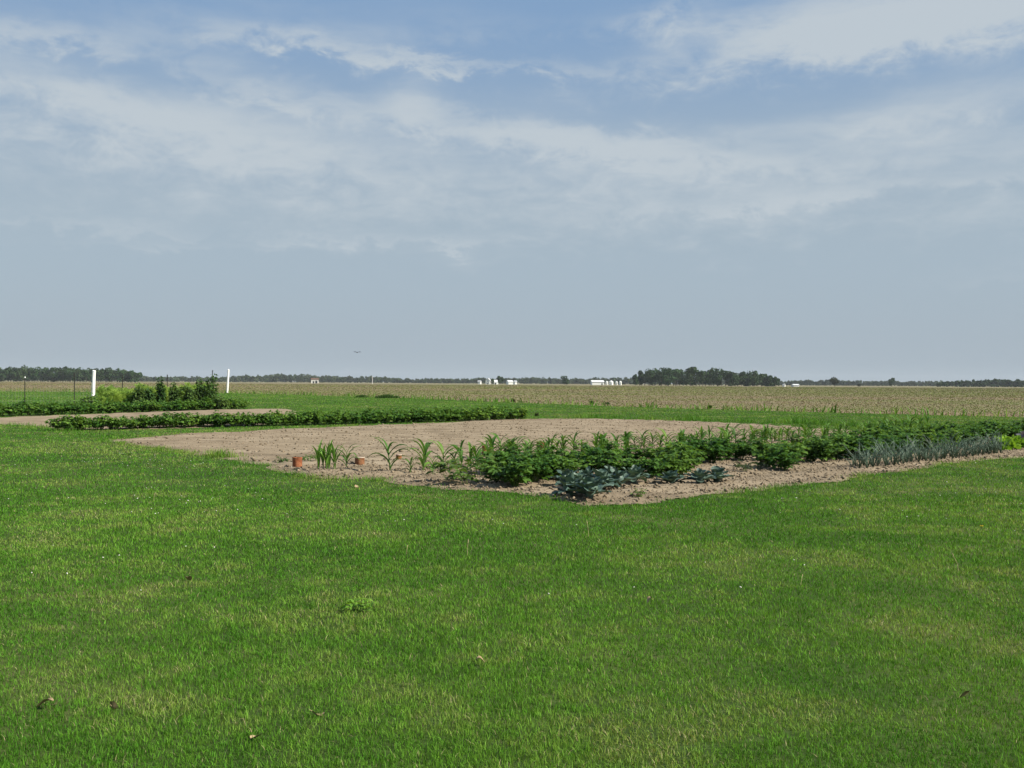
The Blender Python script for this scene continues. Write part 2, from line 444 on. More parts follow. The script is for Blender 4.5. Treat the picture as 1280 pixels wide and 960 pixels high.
# ------------------------------------------------------------------ blades
def blades(x, y, z, h, w, lean, curve, c, taper=0.75):
    n = len(x)
    a = rng.uniform(0, 2*PI, n); la = rng.uniform(0, 2*PI, n)
    dx, dy = np.cos(a)*w*0.5, np.sin(a)*w*0.5
    lx, ly = np.cos(la)*lean*h, np.sin(la)*lean*h
    mx, my = x+lx*0.45, y+ly*0.45
    tx, ty = x+lx*(1+curve), y+ly*(1+curve)
    hz = h*np.sqrt(np.clip(1-(lean*0.8)**2, 0.1, 1))
    V = np.empty((n, 5, 3), np.float32)
    V[:, 0] = np.stack([x-dx, y-dy, z], 1); V[:, 1] = np.stack([x+dx, y+dy, z], 1)
    V[:, 2] = np.stack([mx-dx*taper, my-dy*taper, z+hz*0.6], 1); V[:, 3] = np.stack([mx+dx*taper, my+dy*taper, z+hz*0.6], 1)
    V[:, 4] = np.stack([tx, ty, z+hz*(1-0.25*curve)], 1)
    k = (np.arange(n)*5)[:, None]
    T = (k[:, :, None] + np.array([[0, 1, 3], [0, 3, 2], [2, 3, 4]])[None]).reshape(-1, 3)
    C = np.repeat(c[:, None, :], 5, 1)
    return V.reshape(-1, 3), T, C.reshape(-1, 3)

def scatter(d0, d1, n, wide=0.56, extra=1.5):
    d = np.sqrt(rng.uniform(d0*d0, d1*d1, n)); x = rng.uniform(-1, 1, n)*(wide*d+extra)
    return x, d

def lerp(a, b_, t): return np.asarray(a)*(1-t[:, None]) + np.asarray(b_)*t[:, None]

def edge_dist_noise(x, y): return (fbm(x*2.5, y*2.5, 31, 3)-0.5)

def lawn_colour(x, y):
    n1 = fbm(x*0.45, y*0.45, 1, 4, 0.55); n2 = fbm(x*1.7, y*1.7, 4, 4, 0.6); n3 = fbm(x*0.14, y*0.14, 6, 3)
    n4 = fbm(x*6, y*6, 17, 3, 0.6)
    t = np.clip((n1-0.5)*2.8 + (n2-0.5)*2.0 + (n4-0.5)*1.6 + 0.45, 0, 1)
    c = lerp((0.066, 0.184, 0.016), (0.124, 0.264, 0.029), t)
    ydry = np.clip((n2-0.50)*3.6 + (n4-0.5)*1.5 + (n1-0.5)*2.2 + (n3-0.5)*1.4, 0, 1)
    c = lerp(c.T.T, (0.135, 0.165, 0.042), np.zeros(len(x))) if False else c*(1-ydry[:, None]*0.42) + np.array((0.25, 0.285, 0.080))*ydry[:, None]*0.42
    return c, ydry

Vs, Ts, Cs = [], [], []; off = 0
def push(vtc):
    global off
    v, t, c = vtc; Vs.append(v); Ts.append(t+off); Cs.append(c); off += len(v)

def log_scatter(d0, d1, c, wide=0.56, extra=1.5):      # density c / d^2 with blades that widen with d: even cover at any range
    n = int(2*wide*c*math.log(d1/d0)); d = np.exp(rng.uniform(math.log(d0), math.log(d1), n))
    return rng.uniform(-1, 1, n)*(wide*d+extra), d

for d0, d1, cc_ in ((2.6, 130, 270000), (2.6, 14, 190000)):
    x, y = log_scatter(d0, d1, cc_); n = len(x)
    w = np.maximum(0.0029, 0.00058*y)
    jx = x + rng.normal(0, 1, n)*(0.10+w); jy = y + rng.normal(0, 1, n)*(0.10+w)
    keep = inside(lawn_poly, jx, jy) & ~inside(plot_r, jx, jy) & ~inside(strip_r, jx, jy)
    tuft = fbm(x*22, y*22, 71, 2); keep &= (y > 14) | (tuft > rng.uniform(0.0, 0.52, n))      # tufts with gaps of thatch between
    x, y, w = x[keep], y[keep], w[keep]; n = len(x)
    c, ydry = lawn_colour(x, y)
    c = c*np.exp(rng.normal(-0.04, 0.30, (n, 1))).clip(0.45, 1.6) * (1+rng.normal(0, 0.06, (n, 3)))
    dry = rng.uniform(0, 1, n) < 0.02 + 0.15*ydry
    c[dry] = np.array((0.38, 0.35, 0.18))*rng.uniform(0.5, 1.15, (dry.sum(), 1))
    hh = (0.032+0.00015*y)*rng.uniform(0.5, 1.3, n)*(0.75+0.5*fbm(x*0.8, y*0.8, 15, 3))
    lean = np.abs(rng.normal(0.4, 0.33, n)); lean[dry] += 0.3
    push(blades(x, y, np.full(n, 0.008), hh, w*rng.uniform(0.7, 1.35, n), np.clip(lean, 0, 1.15), rng.uniform(0, 0.5, n), c))
# unmown fringe where the mower misses the edge of the beds
def fringe(pts, dens, hgt, wid, spread):
    P = np.array(pts); seg = np.linalg.norm(np.diff(P, axis=0), axis=1); n = int(seg.sum()*dens)
    s = rng.choice(len(seg), n, p=seg/seg.sum()); t = rng.uniform(0, 1, n)
    q = P[s]*(1-t[:, None]) + P[s+1]*t[:, None] + rng.normal(0, spread, (n, 2))
    cl = fbm(q[:, 0]*1.2, q[:, 1]*1.2, 40, 3)
    k = cl > rng.uniform(0.25, 0.62, n); q = q[k]; cl = cl[k]; n = len(q)
    c, yd = lawn_colour(q[:, 0], q[:, 1]); c = c*rng.uniform(0.7, 1.15, (n, 1))
    push(blades(q[:, 0], q[:, 1], np.full(n, 0.01), hgt*rng.uniform(0.5, 1.3, n)*cl*1.6, wid*rng.uniform(0.7, 1.3, n),
                np.abs(rng.normal(0.4, 0.25, n)).clip(0, 1), rng.uniform(0, 0.6, n), c))
nplot = len(plot)
fringe(plot_r+[plot_r[0]], 300, 0.075, 0.007, 0.11)
fringe(px([(660,523.5),(740,523),(800,524.5),(900,527),(1000,530),(1100,535),(1280,540)]), 130, 0.26, 0.02, 0.22)
fringe(px([(0,531.5),(60,536),(75,540),(140,549),(200,546.5)]), 90, 0.16, 0.012, 0.25)
fringe(b_far, 14, 0.42, 0.06, 0.7)
fringe([tuple(np.array(p)+(0, 0.25)) for p in px([(255,571.5),(300,577.5)])], 420, 0.2, 0.01, 0.14)
go = link('lawn_grass', tri_mesh('lawn_grass', np.concatenate(Vs), np.concatenate(Ts), np.concatenate(Cs)), M['grass'])
tag(go, 'short mown grass blades covering the lawn', 'grass', kind='stuff')

# field stubble and weeds
Vs, Ts, Cs = [], [], []; off = 0
x, y = log_scatter(40, 600, 90000); n = len(x)
k = ~inside(lawn_poly, x+rng.normal(0, 0.3, n), y+rng.normal(0, 0.3, n)); x, y = x[k], y[k]; n = len(x)
g = fbm(x*0.02, y*0.05, 21, 4, 0.6); g2 = fbm(x*0.25, y*0.25, 27, 3)
far = np.clip((y-60)/90, 0, 1)
green = rng.uniform(0, 1, n) < np.clip((g-0.5)*4.0 + (g2-0.5)*1.6*(1-0.6*far) + 0.30 + far*np.clip(0.42+0.9*x/y, -0.15, 0.5), 0.03, 0.9)
con = (1-0.75*np.clip((y-60)/120, 0, 1))[:, None]
c = np.array((0.225, 0.178, 0.110))*(1+con*rng.uniform(-0.5, 0.35, (n, 1)))
c[green] = np.array((0.145, 0.172, 0.050))*(1+con[green]*rng.uniform(-0.4, 0.35, (green.sum(), 1)))
push(blades(x, y, np.zeros(n), (0.05+0.0003*y)*rng.uniform(0.3, 1.1, n), 0.0009*y*rng.uniform(0.5, 1.6, n), np.abs(rng.normal(0.85, 0.4, n)).clip(0, 1.2), rng.uniform(0, 0.5, n), c))
fo = link('field_stubble', tri_mesh('field_stubble', np.concatenate(Vs), np.concatenate(Ts), np.concatenate(Cs)), M['stubble'])
tag(fo, 'dry tan stubble and low weeds over the open field', 'stubble', kind='stuff')

# clods of earth
def clods(n, x, y, s, c):
    base = np.array([(1,0,0),(-1,0,0),(0,1,0),(0,-1,0),(0,0,1),(0,0,-1)], float)
    tri = np.array([(0,2,4),(2,1,4),(1,3,4),(3,0,4),(2,0,5),(1,2,5),(3,1,5),(0,3,5)])
    V = base[None]*rng.uniform(0.55, 1.25, (n, 6, 1)) + rng.normal(0, 0.18, (n, 6, 3))
    a = rng.uniform(0, 2*PI, n); ca, sa = np.cos(a)[:, None], np.sin(a)[:, None]
    V = np.stack([V[..., 0]*ca-V[..., 1]*sa, V[..., 0]*sa+V[..., 1]*ca, V[..., 2]*0.7], -1)*s[:, None, None]
    V += np.stack([x, y, soil_h(x, y)+s*0.25], 1)[:, None]
    T = ((np.arange(n)*6)[:, None, None] + tri[None]).reshape(-1, 3)
    return V.reshape(-1, 3), T, np.repeat(c[:, None], 6, 1).reshape(-1, 3)
n = 110000
P_ = np.array(plot); x = rng.uniform(P_[:, 0].min(), 16, n); y = rng.uniform(P_[:, 1].min(), P_[:, 1].max(), n)
nn = x*NV[0]+y*NV[1]
pk = np.where(nn < 16, 0.9, 0.24)*(0.4+1.2*fbm(x*1.3, y*1.3, 51, 3))
k = inside(plot_r, x, y) & (rng.uniform(0, 1, n) < pk); x, y, nn = x[k], y[k], nn[k]; n = len(x)
s = np.exp(rng.normal(math.log(0.0125), 0.6, n)).clip(0.005, 0.040)*np.where(nn < 16, 1.0, 1.1)
c = lerp((0.120, 0.094, 0.062), (0.275, 0.221, 0.156), rng.uniform(0, 1, n))
pale = rng.uniform(0, 1, n) < 0.006
c[pale] = (0.48, 0.44, 0.37); s[pale] = np.minimum(s[pale], 0.02)
V, T, C = clods(n, x, y, s, c)
# extra fine crumble along the front beds
n = 34000
ti = rng.uniform(-7, 17, n); ni = rng.uniform(8.0, 15.5, n); x = U[0]*ti+NV[0]*ni + 0; y = U[1]*ti+NV[1]*ni
x = rng.uniform(-5, 14, n); y = rng.uniform(11.5, 26, n); nn = x*NV[0]+y*NV[1]
k = inside(plot_r, x, y) & (nn < 15.5); x, y = x[k], y[k]; n = len(x)
c = lerp((0.120, 0.094, 0.062), (0.275, 0.221, 0.156), rng.uniform(0, 1, n))
V2, T2, C2 = clods(n, x, y, np.exp(rng.normal(math.log(0.011), 0.5, n)).clip(0.005, 0.04), c)
co = link('soil_clods', tri_mesh('soil_clods', np.concatenate([V, V2]), np.concatenate([T, T2+len(V)]), np.concatenate([C, C2])), M['clod'])
tag(co, 'crumbly clods of dry earth lying over the garden soil', 'soil clods', kind='stuff')

# clover flowers dotted over the lawn
n = 800; x, y = scatter(7, 24, n, 0.56, 1)
k = ~inside(plot, x, y) & (fbm(x*0.5, y*0.5, 61, 3) > rng.uniform(0.40, 0.75, n)); x, y = x[k], y[k]; n = len(x)
V, T, C = clods(n, x, y, rng.uniform(0.007, 0.011, n), np.repeat(np.array([(0.6, 0.6, 0.53)]), n, 0))
V[:, 2] += np.repeat(rng.uniform(0.0, 0.02, n) - soil_h(x, y) + 0.045, 6)
cf = link('clover_flowers', tri_mesh('clover_flowers', V, T, C), M['clod'])
tag(cf, 'tiny white clover flowers dotted through the mown grass', 'clover', kind='stuff')

# ------------------------------------------------------------------ leaves
def leaves(P, D, Nn, L, W, fold=0.25, droop=0.25):
    P, D, Nn = (np.asarray(a, float) for a in (P, D, Nn)); n = len(P)
    L = np.broadcast_to(L, (n,))[:, None]; W = np.broadcast_to(W, (n,))[:, None]
    D = D/np.linalg.norm(D, axis=1, keepdims=True)
    S = np.cross(D, Nn); S /= np.linalg.norm(S, axis=1, keepdims=True)+1e-9
    Q = np.cross(S, D)
    dn = np.array((0, 0, -1.0))
    V = np.empty((n, 8, 3))
    V[:, 0] = P
    V[:, 1] = P + D*L*0.45 + dn*L*droop*0.15
    V[:, 2] = P + D*L + dn*L*droop
    V[:, 3] = P + D*L*0.22 - S*W*0.42 + Q*W*fold*0.8
    V[:, 4] = P + D*L*0.22 + S*W*0.42 + Q*W*fold*0.8
    V[:, 5] = P + D*L*0.58 - S*W*0.44 + Q*W*fold + dn*L*droop*0.35
    V[:, 6] = P + D*L*0.58 + S*W*0.44 + Q*W*fold + dn*L*droop*0.35
    V[:, 7] = V[:, 2]
    tri = np.array([(0,4,1),(0,1,3),(4,6,1),(1,5,3),(1,6,2),(1,2,5)])
    T = ((np.arange(n)*8)[:, None, None]+tri[None]).reshape(-1, 3)
    return V.reshape(-1, 3), T

def rnd_dir(r, n, zmin=-1, zmax=1):
    z = r.uniform(zmin, zmax, n); a = r.uniform(0, 2*PI, n); q = np.sqrt(1-z*z)
    return np.stack([q*np.cos(a), q*np.sin(a), z], 1)

def bush(seed, rad, hgt, nst, ncomp, nleaf, L, W, c0, c1, stem_r=0.005):
    """stems radiating from the root, compound leaves along them; returns (foliage mesh, stem mesh)"""
    r = np.random.default_rng(seed); st = MB(); P, D, Nn, Ls, Cc = [], [], [], [], []
    for i in range(nst):
        a = 2*PI*i/nst + r.uniform(-0.4, 0.4); out = rad*(0.15 if i < nst*0.25 else r.uniform(0.45, 1.0)); top = hgt*(1.08-0.45*out/rad)*r.uniform(0.8, 1.1)
        tip = np.array((math.cos(a)*out, math.sin(a)*out, top)); mid = tip*np.array((0.42, 0.42, 0.6))
        root = np.array((math.cos(a)*0.03, math.sin(a)*0.03, -0.02))
        st.tube([root, mid, tip], [stem_r*1.5, stem_r, stem_r*0.5], 4)
        for k in range(ncomp):
            t = 0.22+0.78*(k+r.uniform(0, 0.8))/ncomp; t = min(t, 1)
            p = root*(1-t)**2 + 2*mid*t*(1-t) + tip*t*t
            az_ = r.uniform(0, 2*PI); h = np.array((math.cos(az_), math.sin(az_), r.uniform(0.05, 0.7))); h /= np.linalg.norm(h)
            pl = L*r.uniform(0.9, 1.7)
            q = p + h*pl
            sd = np.cross(h, (0, 0, 1)); sd /= np.linalg.norm(sd)
            for j in range(nleaf):
                if j == 0: pos, d = q, h + np.array((0, 0, -0.25))
                else:
                    s = 1 if j % 2 else -1; kk = (j+1)//2
                    pos = p + h*pl*(1-0.28*(kk-0.6)); d = h*0.45 + sd*s + np.array((0, 0, -0.15))
                P.append(pos); D.append(d + r.normal(0, 0.12, 3)); Nn.append(np.array((0, 0, 1.0)) + r.normal(0, 0.35, 3))
                Ls.append(L*r.uniform(0.7, 1.2)*(1 if j == 0 else 0.85))
                hh = r.uniform(0, 1); Cc.append(np.array(c0)*(1-hh)+np.array(c1)*hh)
    Ls = np.array(Ls)
    V, T = leaves(P, D, Nn, Ls, Ls*W/L, 0.18, 0.28)
    V[:, 2] = np.maximum(V[:, 2], 0.01)
    C = np.repeat(np.array(Cc)[:, None], 8, 1).reshape(-1, 3)
    return tri_mesh('foliage', V, T, C), st.mesh('stem')

def strap(r, root, az_, L, W, up_ang, bend, twist=0.0, K=7, crease=0.25):
    """one long arching strap leaf; returns verts, tris"""
    V, T = [], []
    p = np.array(root, float); ang = up_ang; h = np.array((math.cos(az_), math.sin(az_), 0)); sd0 = np.array((-math.sin(az_), math.cos(az_), 0))
    for i in range(K+1):
        t = i/K
        w = W*(0.55+1.4*t*(1-t)*1.3)*(1 if t < 0.55 else max(0.0, (1-t)/0.45)**0.8)
        d = h*math.cos(ang)+np.array((0, 0, 1))*math.sin(ang); nrm = -h*math.sin(ang)+np.array((0, 0, 1))*math.cos(ang)
        tw = twist*t; sd = sd0*math.cos(tw)+nrm*math.sin(tw)
        V += [p-sd*w*0.5+nrm*w*crease, p, p+sd*w*0.5+nrm*w*crease]
        p = p + d*L/K; ang -= bend/K*(0.5+1.2*t)
    for i in range(K):
        a = i*3; b_ = a+3
        T += [(a, a+1, b_+1), (a, b_+1, b_), (a+1, a+2, b_+2), (a+1, b_+2, b_+1)]
    return V, T

class Acc:
    def __init__(s): s.V, s.T, s.C = [], [], []
    def add(s, V, T, c):
        k = len(s.V); s.V += [tuple(v) for v in V]; s.T += [tuple(i+k for i in t) for t in T]; s.C += [tuple(c)]*len(V)
    def mesh(s, name, smooth=False): return tri_mesh(name, s.V, s.T, np.array(s.C), smooth)

def soilz(x, y): return float(soil_h(np.array([x]), np.array([y]))[0])

# ------------------------------------------------------------------ the far background: woods
def crown_quads(r, cx, cy, h, w, n, size, base=0.12, c0=(0.017, 0.038, 0.014), c1=(0.042, 0.080, 0.025)):
    nl = r.integers(6, 10)
    lc = []
    for i in range(nl):
        zz = h*r.uniform(base+0.12, 0.86); wmax = w*0.5*math.sqrt(max(0.05, 1-((zz/h-0.5)/0.62)**2))
        a = r.uniform(0, 2*PI); q = wmax*r.uniform(0.1, 0.75)
        lc.append((cx+q*math.cos(a), cy+q*math.sin(a), zz, w*r.uniform(0.2, 0.32), h*r.uniform(0.13, 0.22)))
    lc = np.array(lc); k = r.integers(0, nl, n)
    d = rnd_dir(r, n); rad = r.uniform(0.45, 1.05, n)**0.5
    P = lc[k, :3] + d*np.stack([lc[k, 3], lc[k, 3], lc[k, 4]], 1)*rad[:, None]
    P[:, 2] = np.maximum(P[:, 2], h*base*r.uniform(0.3, 1, n))
    nrm = d + r.normal(0, 0.6, (n, 3)); D = np.cross(nrm, r.normal(0, 1, (n, 3)))
    s = size*r.uniform(0.6, 1.4, n)
    V, T = leaves(P - D/np.linalg.norm(D, axis=1, keepdims=True)*s[:, None]*0.5, D, nrm, s, s*0.9, 0.1, 0.1)
    cc = np.repeat(lerp(c0, c1, np.clip(r.uniform(0, 1, n)*0.7+0.3*r.uniform(0, 1), 0, 1))[:, None], 8, 1).reshape(-1, 3)
    return V, T, cc

def wood(name, trees, n, size, label, seed, c0=(0.017, 0.038, 0.014), c1=(0.042, 0.080, 0.025)):
    r = np.random.default_rng(seed); A, B, Cc, o_ = [], [], [], 0
    for (x, y, h, w) in trees:
        sh = r.uniform(0.75, 1.25); mixc = r.uniform(0, 1)
        cA = np.array(c0)*sh; cB = np.array(c1)*sh*np.array((1+0.35*(mixc-0.4), 1, 1))
        V, T, C = crown_quads(r, x, y, h, w, n, size, 0.06, cA, cB)
        A.append(V); B.append(T+o_); Cc.append(C); o_ += len(V)
        # trunk, tapered, as a leafless spindle of the same mesh
        q = []
        for zz, rr in ((0, 0.022*h), (h*0.35, 0.016*h), (h*0.75, 0.006*h)):
            q += [(x+rr*math.cos(2*PI*j/5), y+rr*math.sin(2*PI*j/5), zz) for j in range(5)]
        tt = []
        for i in range(2):
            for j in range(5):
                a, b_ = i*5+j, i*5+(j+1) % 5
                tt += [(a, b_, b_+5), (a, b_+5, a+5)]
        A.append(np.array(q)); B.append(np.array(tt)+o_); Cc.append(np.repeat(np.array([(0.06, 0.05, 0.04)]), 15, 0)); o_ += 15
    o = link(name, tri_mesh(name, np.concatenate(A), np.concatenate(B), np.concatenate(Cc)), M['wood_leaf'])
    return tag(o, label, 'woods', kind='stuff')

def horizon_y(x): return 480 - 1.6 + (x-640)*math.tan(ROLL)

def profile_trees(prof, dist, spread, spacing, seed, jit=0.12):
    r = np.random.default_rng(seed); out = []
    x0, x1 = prof[0][0], prof[-1][0]; n = int((x1-x0)/F*dist/spacing*max(1, spread/25))
    for i in range(n):
        p = x0+(x1-x0)*(i+r.uniform(0, 1))/n; dd = dist+r.uniform(0, spread)
        top = np.interp(p, [q[0] for q in prof], [q[1] for q in prof])
        h = H + (horizon_y(p)-top)*dd/F
        h = max(2.5, h*(1+r.uniform(-jit*1.6, jit*0.45)))
        x, y = at_dist(p, dd); out.append((x, y, h, h*r.uniform(0.55, 0.9)))
    return out

wood('left_woodland', profile_trees([(-60,459),(0,459),(25,458),(60,457.5),(100,459),(130,459.5),(150,460.5),(165,462),(173,466)], 800, 60, 4.2, 1, 0.09),
     340, 1.15, 'dark dense woodland on the horizon at the far left', 1)
wood('centre_woodland', profile_trees([(794,468),(799,463),(808,460),(820,459),(850,459),(880,459.5),(895,459),(905,463),(912,466),(925,465),(942,462.5),(955,467),(966,467),(973,474)], 700, 60, 4.6, 2, 0.09),
     360, 1.15, 'dark block of tall trees beyond the field right of the white farm buildings', 2)
wood('right_woodland', profile_trees([(1172,478),(1185,476),(1205,475.5),(1225,474.5),(1260,473.5),(1290,473.5),(1340,473)], 1000, 60, 5, 3),
     300, 1.25, 'dark low woodland along the horizon at the far right', 3)
wood('distant_tree_line', profile_trees([(-60,469),(170,469),(185,470),(260,471),(300,469.5),(320,468),(340,467.5),(370,468),(395,469),(430,470),(490,471),(500,473),(560,473),(600,472.5),(640,472.5),(665,471.5),(685,472),(700,473.5),(745,471.5),(775,472.5),(795,472),
      (980,475.5),(1010,475),(1060,475.5),(1100,476),(1150,476.5),(1200,476),(1340,477)], 1500, 90, 6.5, 4, 0.2),
     190, 1.9, 'low bluish green line of distant trees all along the horizon', 4, (0.03, 0.05, 0.02), (0.055, 0.085, 0.035))

def tree(pxx, dist, top, wpx, label, seed, c0=(0.017, 0.038, 0.014), c1=(0.042, 0.080, 0.025), base=0.14):
    x, y = at_dist(pxx, dist); h = H + (horizon_y(pxx)-top)*dist/F; w = wpx*dist/F
    root = tag(empty('tree', (x, y, 0)), label, 'tree')
    r = np.random.default_rng(seed)
    V, T, C = crown_quads(r, 0, 0, h, w*1.2, 760, h*0.11, base, c0, c1)
    link('crown', tri_mesh('crown', V, T, C), M['wood_leaf'], root)
    t = MB(); t.tube([(0, 0, -0.1), (0.05*h*0.1, 0, h*0.25), (0, 0, h*0.75)], [h*0.03, h*0.022, h*0.006], 7)
    for k in range(4):
        a = k*1.6+r.uniform(0, 1); t.tube([(0, 0, h*0.25+k*h*0.06), (math.cos(a)*w*0.3, math.sin(a)*w*0.3, h*0.5+k*h*0.06)], [h*0.012, h*0.004], 5)
    t.build('trunk', M['bark'], root)
    return root
tree(625, 860, 469, 9, 'dark rounded tree beside the white farmhouse', 21)
tree(706, 880, 469.3, 9, 'lone rounded tree on the field edge left of the long white barn', 22)
tree(1043.5, 760, 471, 11, 'broad dark lone tree on the open field right of the woodland block', 23, c0=(0.02, 0.026, 0.013), c1=(0.045, 0.055, 0.025))
tree(1114.5, 900, 472, 7.5, 'slim dark lone tree nearest to the far right woodland', 24)
tree(616, 900, 474, 5, 'small dark tree between the white farmhouse and its shed', 25)
bx_, by_ = at_dist(1074, 860)
rt_ = tag(empty('shrub', (bx_, by_, 0)), 'low dark shrub on the field between the two lone trees', 'shrub')
V, T, C = crown_quads(np.random.default_rng(31), 0, 0, 2.6, 4.6, 200, 0.5, 0.05, (0.014, 0.02, 0.01), (0.03, 0.035, 0.018)); link('foliage', tri_mesh('foliage', V, T, C), M['wood_leaf'], rt_)

# ------------------------------------------------------------------ far farm buildings
def gabled(name, pxx, dist, wpx, hpx, ridge_px, depth, wall, roof, label, cat, rz=0.0, openings=(), gable_front=False, windows=()):
    x, y = at_dist(pxx, dist); k = dist/F; w, h, rg = wpx*k, hpx*k, ridge_px*k
    root = tag(empty(name, (x, y, 0), rz), label, cat)
    b = MB(); hw, hd = w/2, depth/2
    if gable_front:
        vs = [(-hw,-hd,0),(hw,-hd,0),(hw,hd,0),(-hw,hd,0),(-hw,-hd,h),(hw,-hd,h),(hw,hd,h),(-hw,hd,h),(0,-hd,h+rg),(0,hd,h+rg)]
        b.add(vs, [(0,1,5,8,4),(2,3,7,9,6),(1,2,6,5),(3,0,4,7)])
        e = 0.35; rf = MB()
        for s in (-1, 1):
            A = (0, h+rg+0.05); E = (s*(hw+e), h-e*rg/hw+0.05); nn_ = 0.18
            q = [(A[0],-hd-e,A[1]),(E[0],-hd-e,E[1]),(E[0],hd+e,E[1]),(A[0],hd+e,A[1])]
            q2 = [(a_, b2, c_+nn_) for a_, b2, c_ in q]
            rf.add(q+q2, [(0,1,2,3),(4,5,6,7),(0,1,5,4),(1,2,6,5),(2,3,7,6),(3,0,4,7)])
    else:
        vs = [(-hw,-hd,0),(hw,-hd,0),(hw,hd,0),(-hw,hd,0),(-hw,-hd,h),(hw,-hd,h),(hw,hd,h),(-hw,hd,h),(-hw,0,h+rg),(hw,0,h+rg)]
        b.add(vs, [(0,1,5,4),(2,3,7,6),(1,2,6,9,5),(3,0,4,8,7)])
        e = 0.35; rf = MB()
        for s in (-1, 1):
            q = [(-hw-e,0,h+rg+0.05),(hw+e,0,h+rg+0.05),(hw+e,s*(hd+e),h-e*rg/hd+0.05),(-hw-e,s*(hd+e),h-e*rg/hd+0.05)]
            q2 = [(a_, b2, c_+0.18) for a_, b2, c_ in q]
            rf.add(q+q2, [(0,1,2,3),(4,5,6,7),(0,1,5,4),(1,2,6,5),(2,3,7,6),(3,0,4,7)])
    b.build('wall', wall, root); rf.build('roof', roof, root)
    for (u0, u1, z1) in openings:
        d = MB(); d.box(-hw+w*u0, -hw+w*u1, -hd-0.06, -hd-0.005, 0.02, z1*h); d.build('door', M['dark'], root)
    for (u0, u1, z0, z1) in windows:
        d = MB(); d.box(-hw+w*u0, -hw+w*u1, -hd-0.06, -hd-0.005, z0*h, z1*h); d.build('window', M['dark'], root)
    return root
gabled('barn', 393.5, 900, 9, 4.6, 1.7, 6, M['cream'], M['brown_roof'], 'weathered pale barn with brown roof before the distant trees', 'barn', R(12), openings=((0.2, 0.42, 0.6), (0.55, 0.85, 0.7)))
gabled('shed', 599.5, 920, 3.4, 3.2, 1.2, 4, M['white'], M['grey_roof'], 'small white shed left of the white farmhouse', 'shed', R(-10))
gabled('farmhouse', 610.5, 900, 5.2, 4.6, 2.8, 8, M['white'], M['grey_roof'], 'white two storey farmhouse with its gable facing the field', 'house', R(-8), gable_front=True, windows=((0.2,0.36,0.25,0.45),(0.64,0.8,0.25,0.45),(0.42,0.58,0.75,0.95)), openings=((0.43, 0.57, 0.36),))
gabled('garage', 619.2, 905, 5.0, 2.6, 2.6, 7, M['white'], M['white_roof'], 'white garage with pale roof right of the farmhouse', 'garage', R(15), openings=((0.12, 0.48, 0.75),))
gabled('machine_shed', 637.0, 890, 6.0, 3.4, 1.6, 9, M['white'], M['white_roof'], 'bright white machine shed right of the dark rounded tree', 'shed', R(14))
gabled('shed', 644.0, 930, 2.8, 3.2, 1.4, 4, M['white'], M['grey_roof'], 'little white shed at the right end of the farmstead', 'shed', R(20))
gabled('barn', 746.5, 880, 15, 3.8, 1.8, 10, M['white'], M['white_roof'], 'long white barn on the field edge', 'barn', R(4), openings=((0.78, 0.88, 0.6),))
def bin_(pxx, dist, wpx, hpx, label):
    x, y = at_dist(pxx, dist); k = dist/F; r_, h = wpx*k/2, hpx*k
    root = tag(empty('grain_bin', (x, y, 0)), label, 'grain bin')
    b = MB(); pr = [(r_*(1+0.006*(i % 2)), h*i/14) for i in range(15)]; b.lathe(pr, 28); b.build('wall', M['white'], root, smooth=False)
    b = MB(); b.lathe([(r_*1.05, h-0.05), (r_*1.03, h+0.05), (r_*0.25, h+r_*0.45), (r_*0.22, h+r_*0.52), (0.01, h+r_*0.56)], 28); b.build('roof', M['white_roof'], root)
    d = MB(); d.box(-0.45, 0.45, -r_-0.06, -r_+0.1, 0.3, 2.2); d.build('door', M['grey_roof'], root)
bin_(758.6, 880, 3.0, 4.2, 'white grain bin nearest the long white barn')
bin_(764.0, 885, 5.2, 4.4, 'wider white grain bin, second from the long white barn')
bin_(770.6, 885, 2.6, 4.2, 'slim white grain bin, third from the long white barn')
bin_(775.4, 880, 3.2, 4.5, 'white grain bin farthest from the long white barn')
bin_(979.8, 690, 3.8, 2.4, 'rounded white grain bin just right of the woodland block')
gabled('shed', 993.8, 690, 6.6, 1.8, 1.0, 6, M['white'], M['white_roof'], 'low white shed on the field beside a lone white bin', 'shed', R(3))

def white_post(base, top, wpx, label, name='white_post', lean=0.0, group=None):
    x, y = G(*base); k = y/F; h = H + (horizon_y(top[0])-top[1])*k; r_ = wpx*k/2
    root = tag(empty(name, (x, y, 0)), label, 'post')
    lx = (top[0]-base[0])*k + 0
    b = MB(); b.tube([(0, 0, -0.1), (lx*0.5, 0, h*0.5), (lx, 0, h)], [r_, r_, r_*0.97], 12); b.build('shaft', M['white'], root)
    b = MB(); b.lathe([(r_*1.12, 0), (r_*1.12, 0.05), (r_*0.6, 0.11), (0.005, 0.13)], 12); b.build('cap', M['white'], root, loc=(lx, 0, h))
white_post((116.3, 495), (117.3, 464.2), 4.3, 'thick white post standing on the lawn behind the far bean row')
white_post((284, 491), (285.4, 462.8), 2.5, 'slender leaning white post right of the leafy shrubs')
x, y = at_dist(465.5, 860)
root = tag(empty('utility_pole', (x, y, 0)), 'pale bare pole far off before the distant trees', 'pole')
b = MB(); b.tube([(0, 0, -0.1), (0, 0, 6.2)], [0.28, 0.2], 8); b.build('shaft', M['cream'], root)
b = MB(); b.box(-0.9, 0.9, -0.36, -0.22, 5.5, 5.7); b.build('crossarm', M['cream'], root)

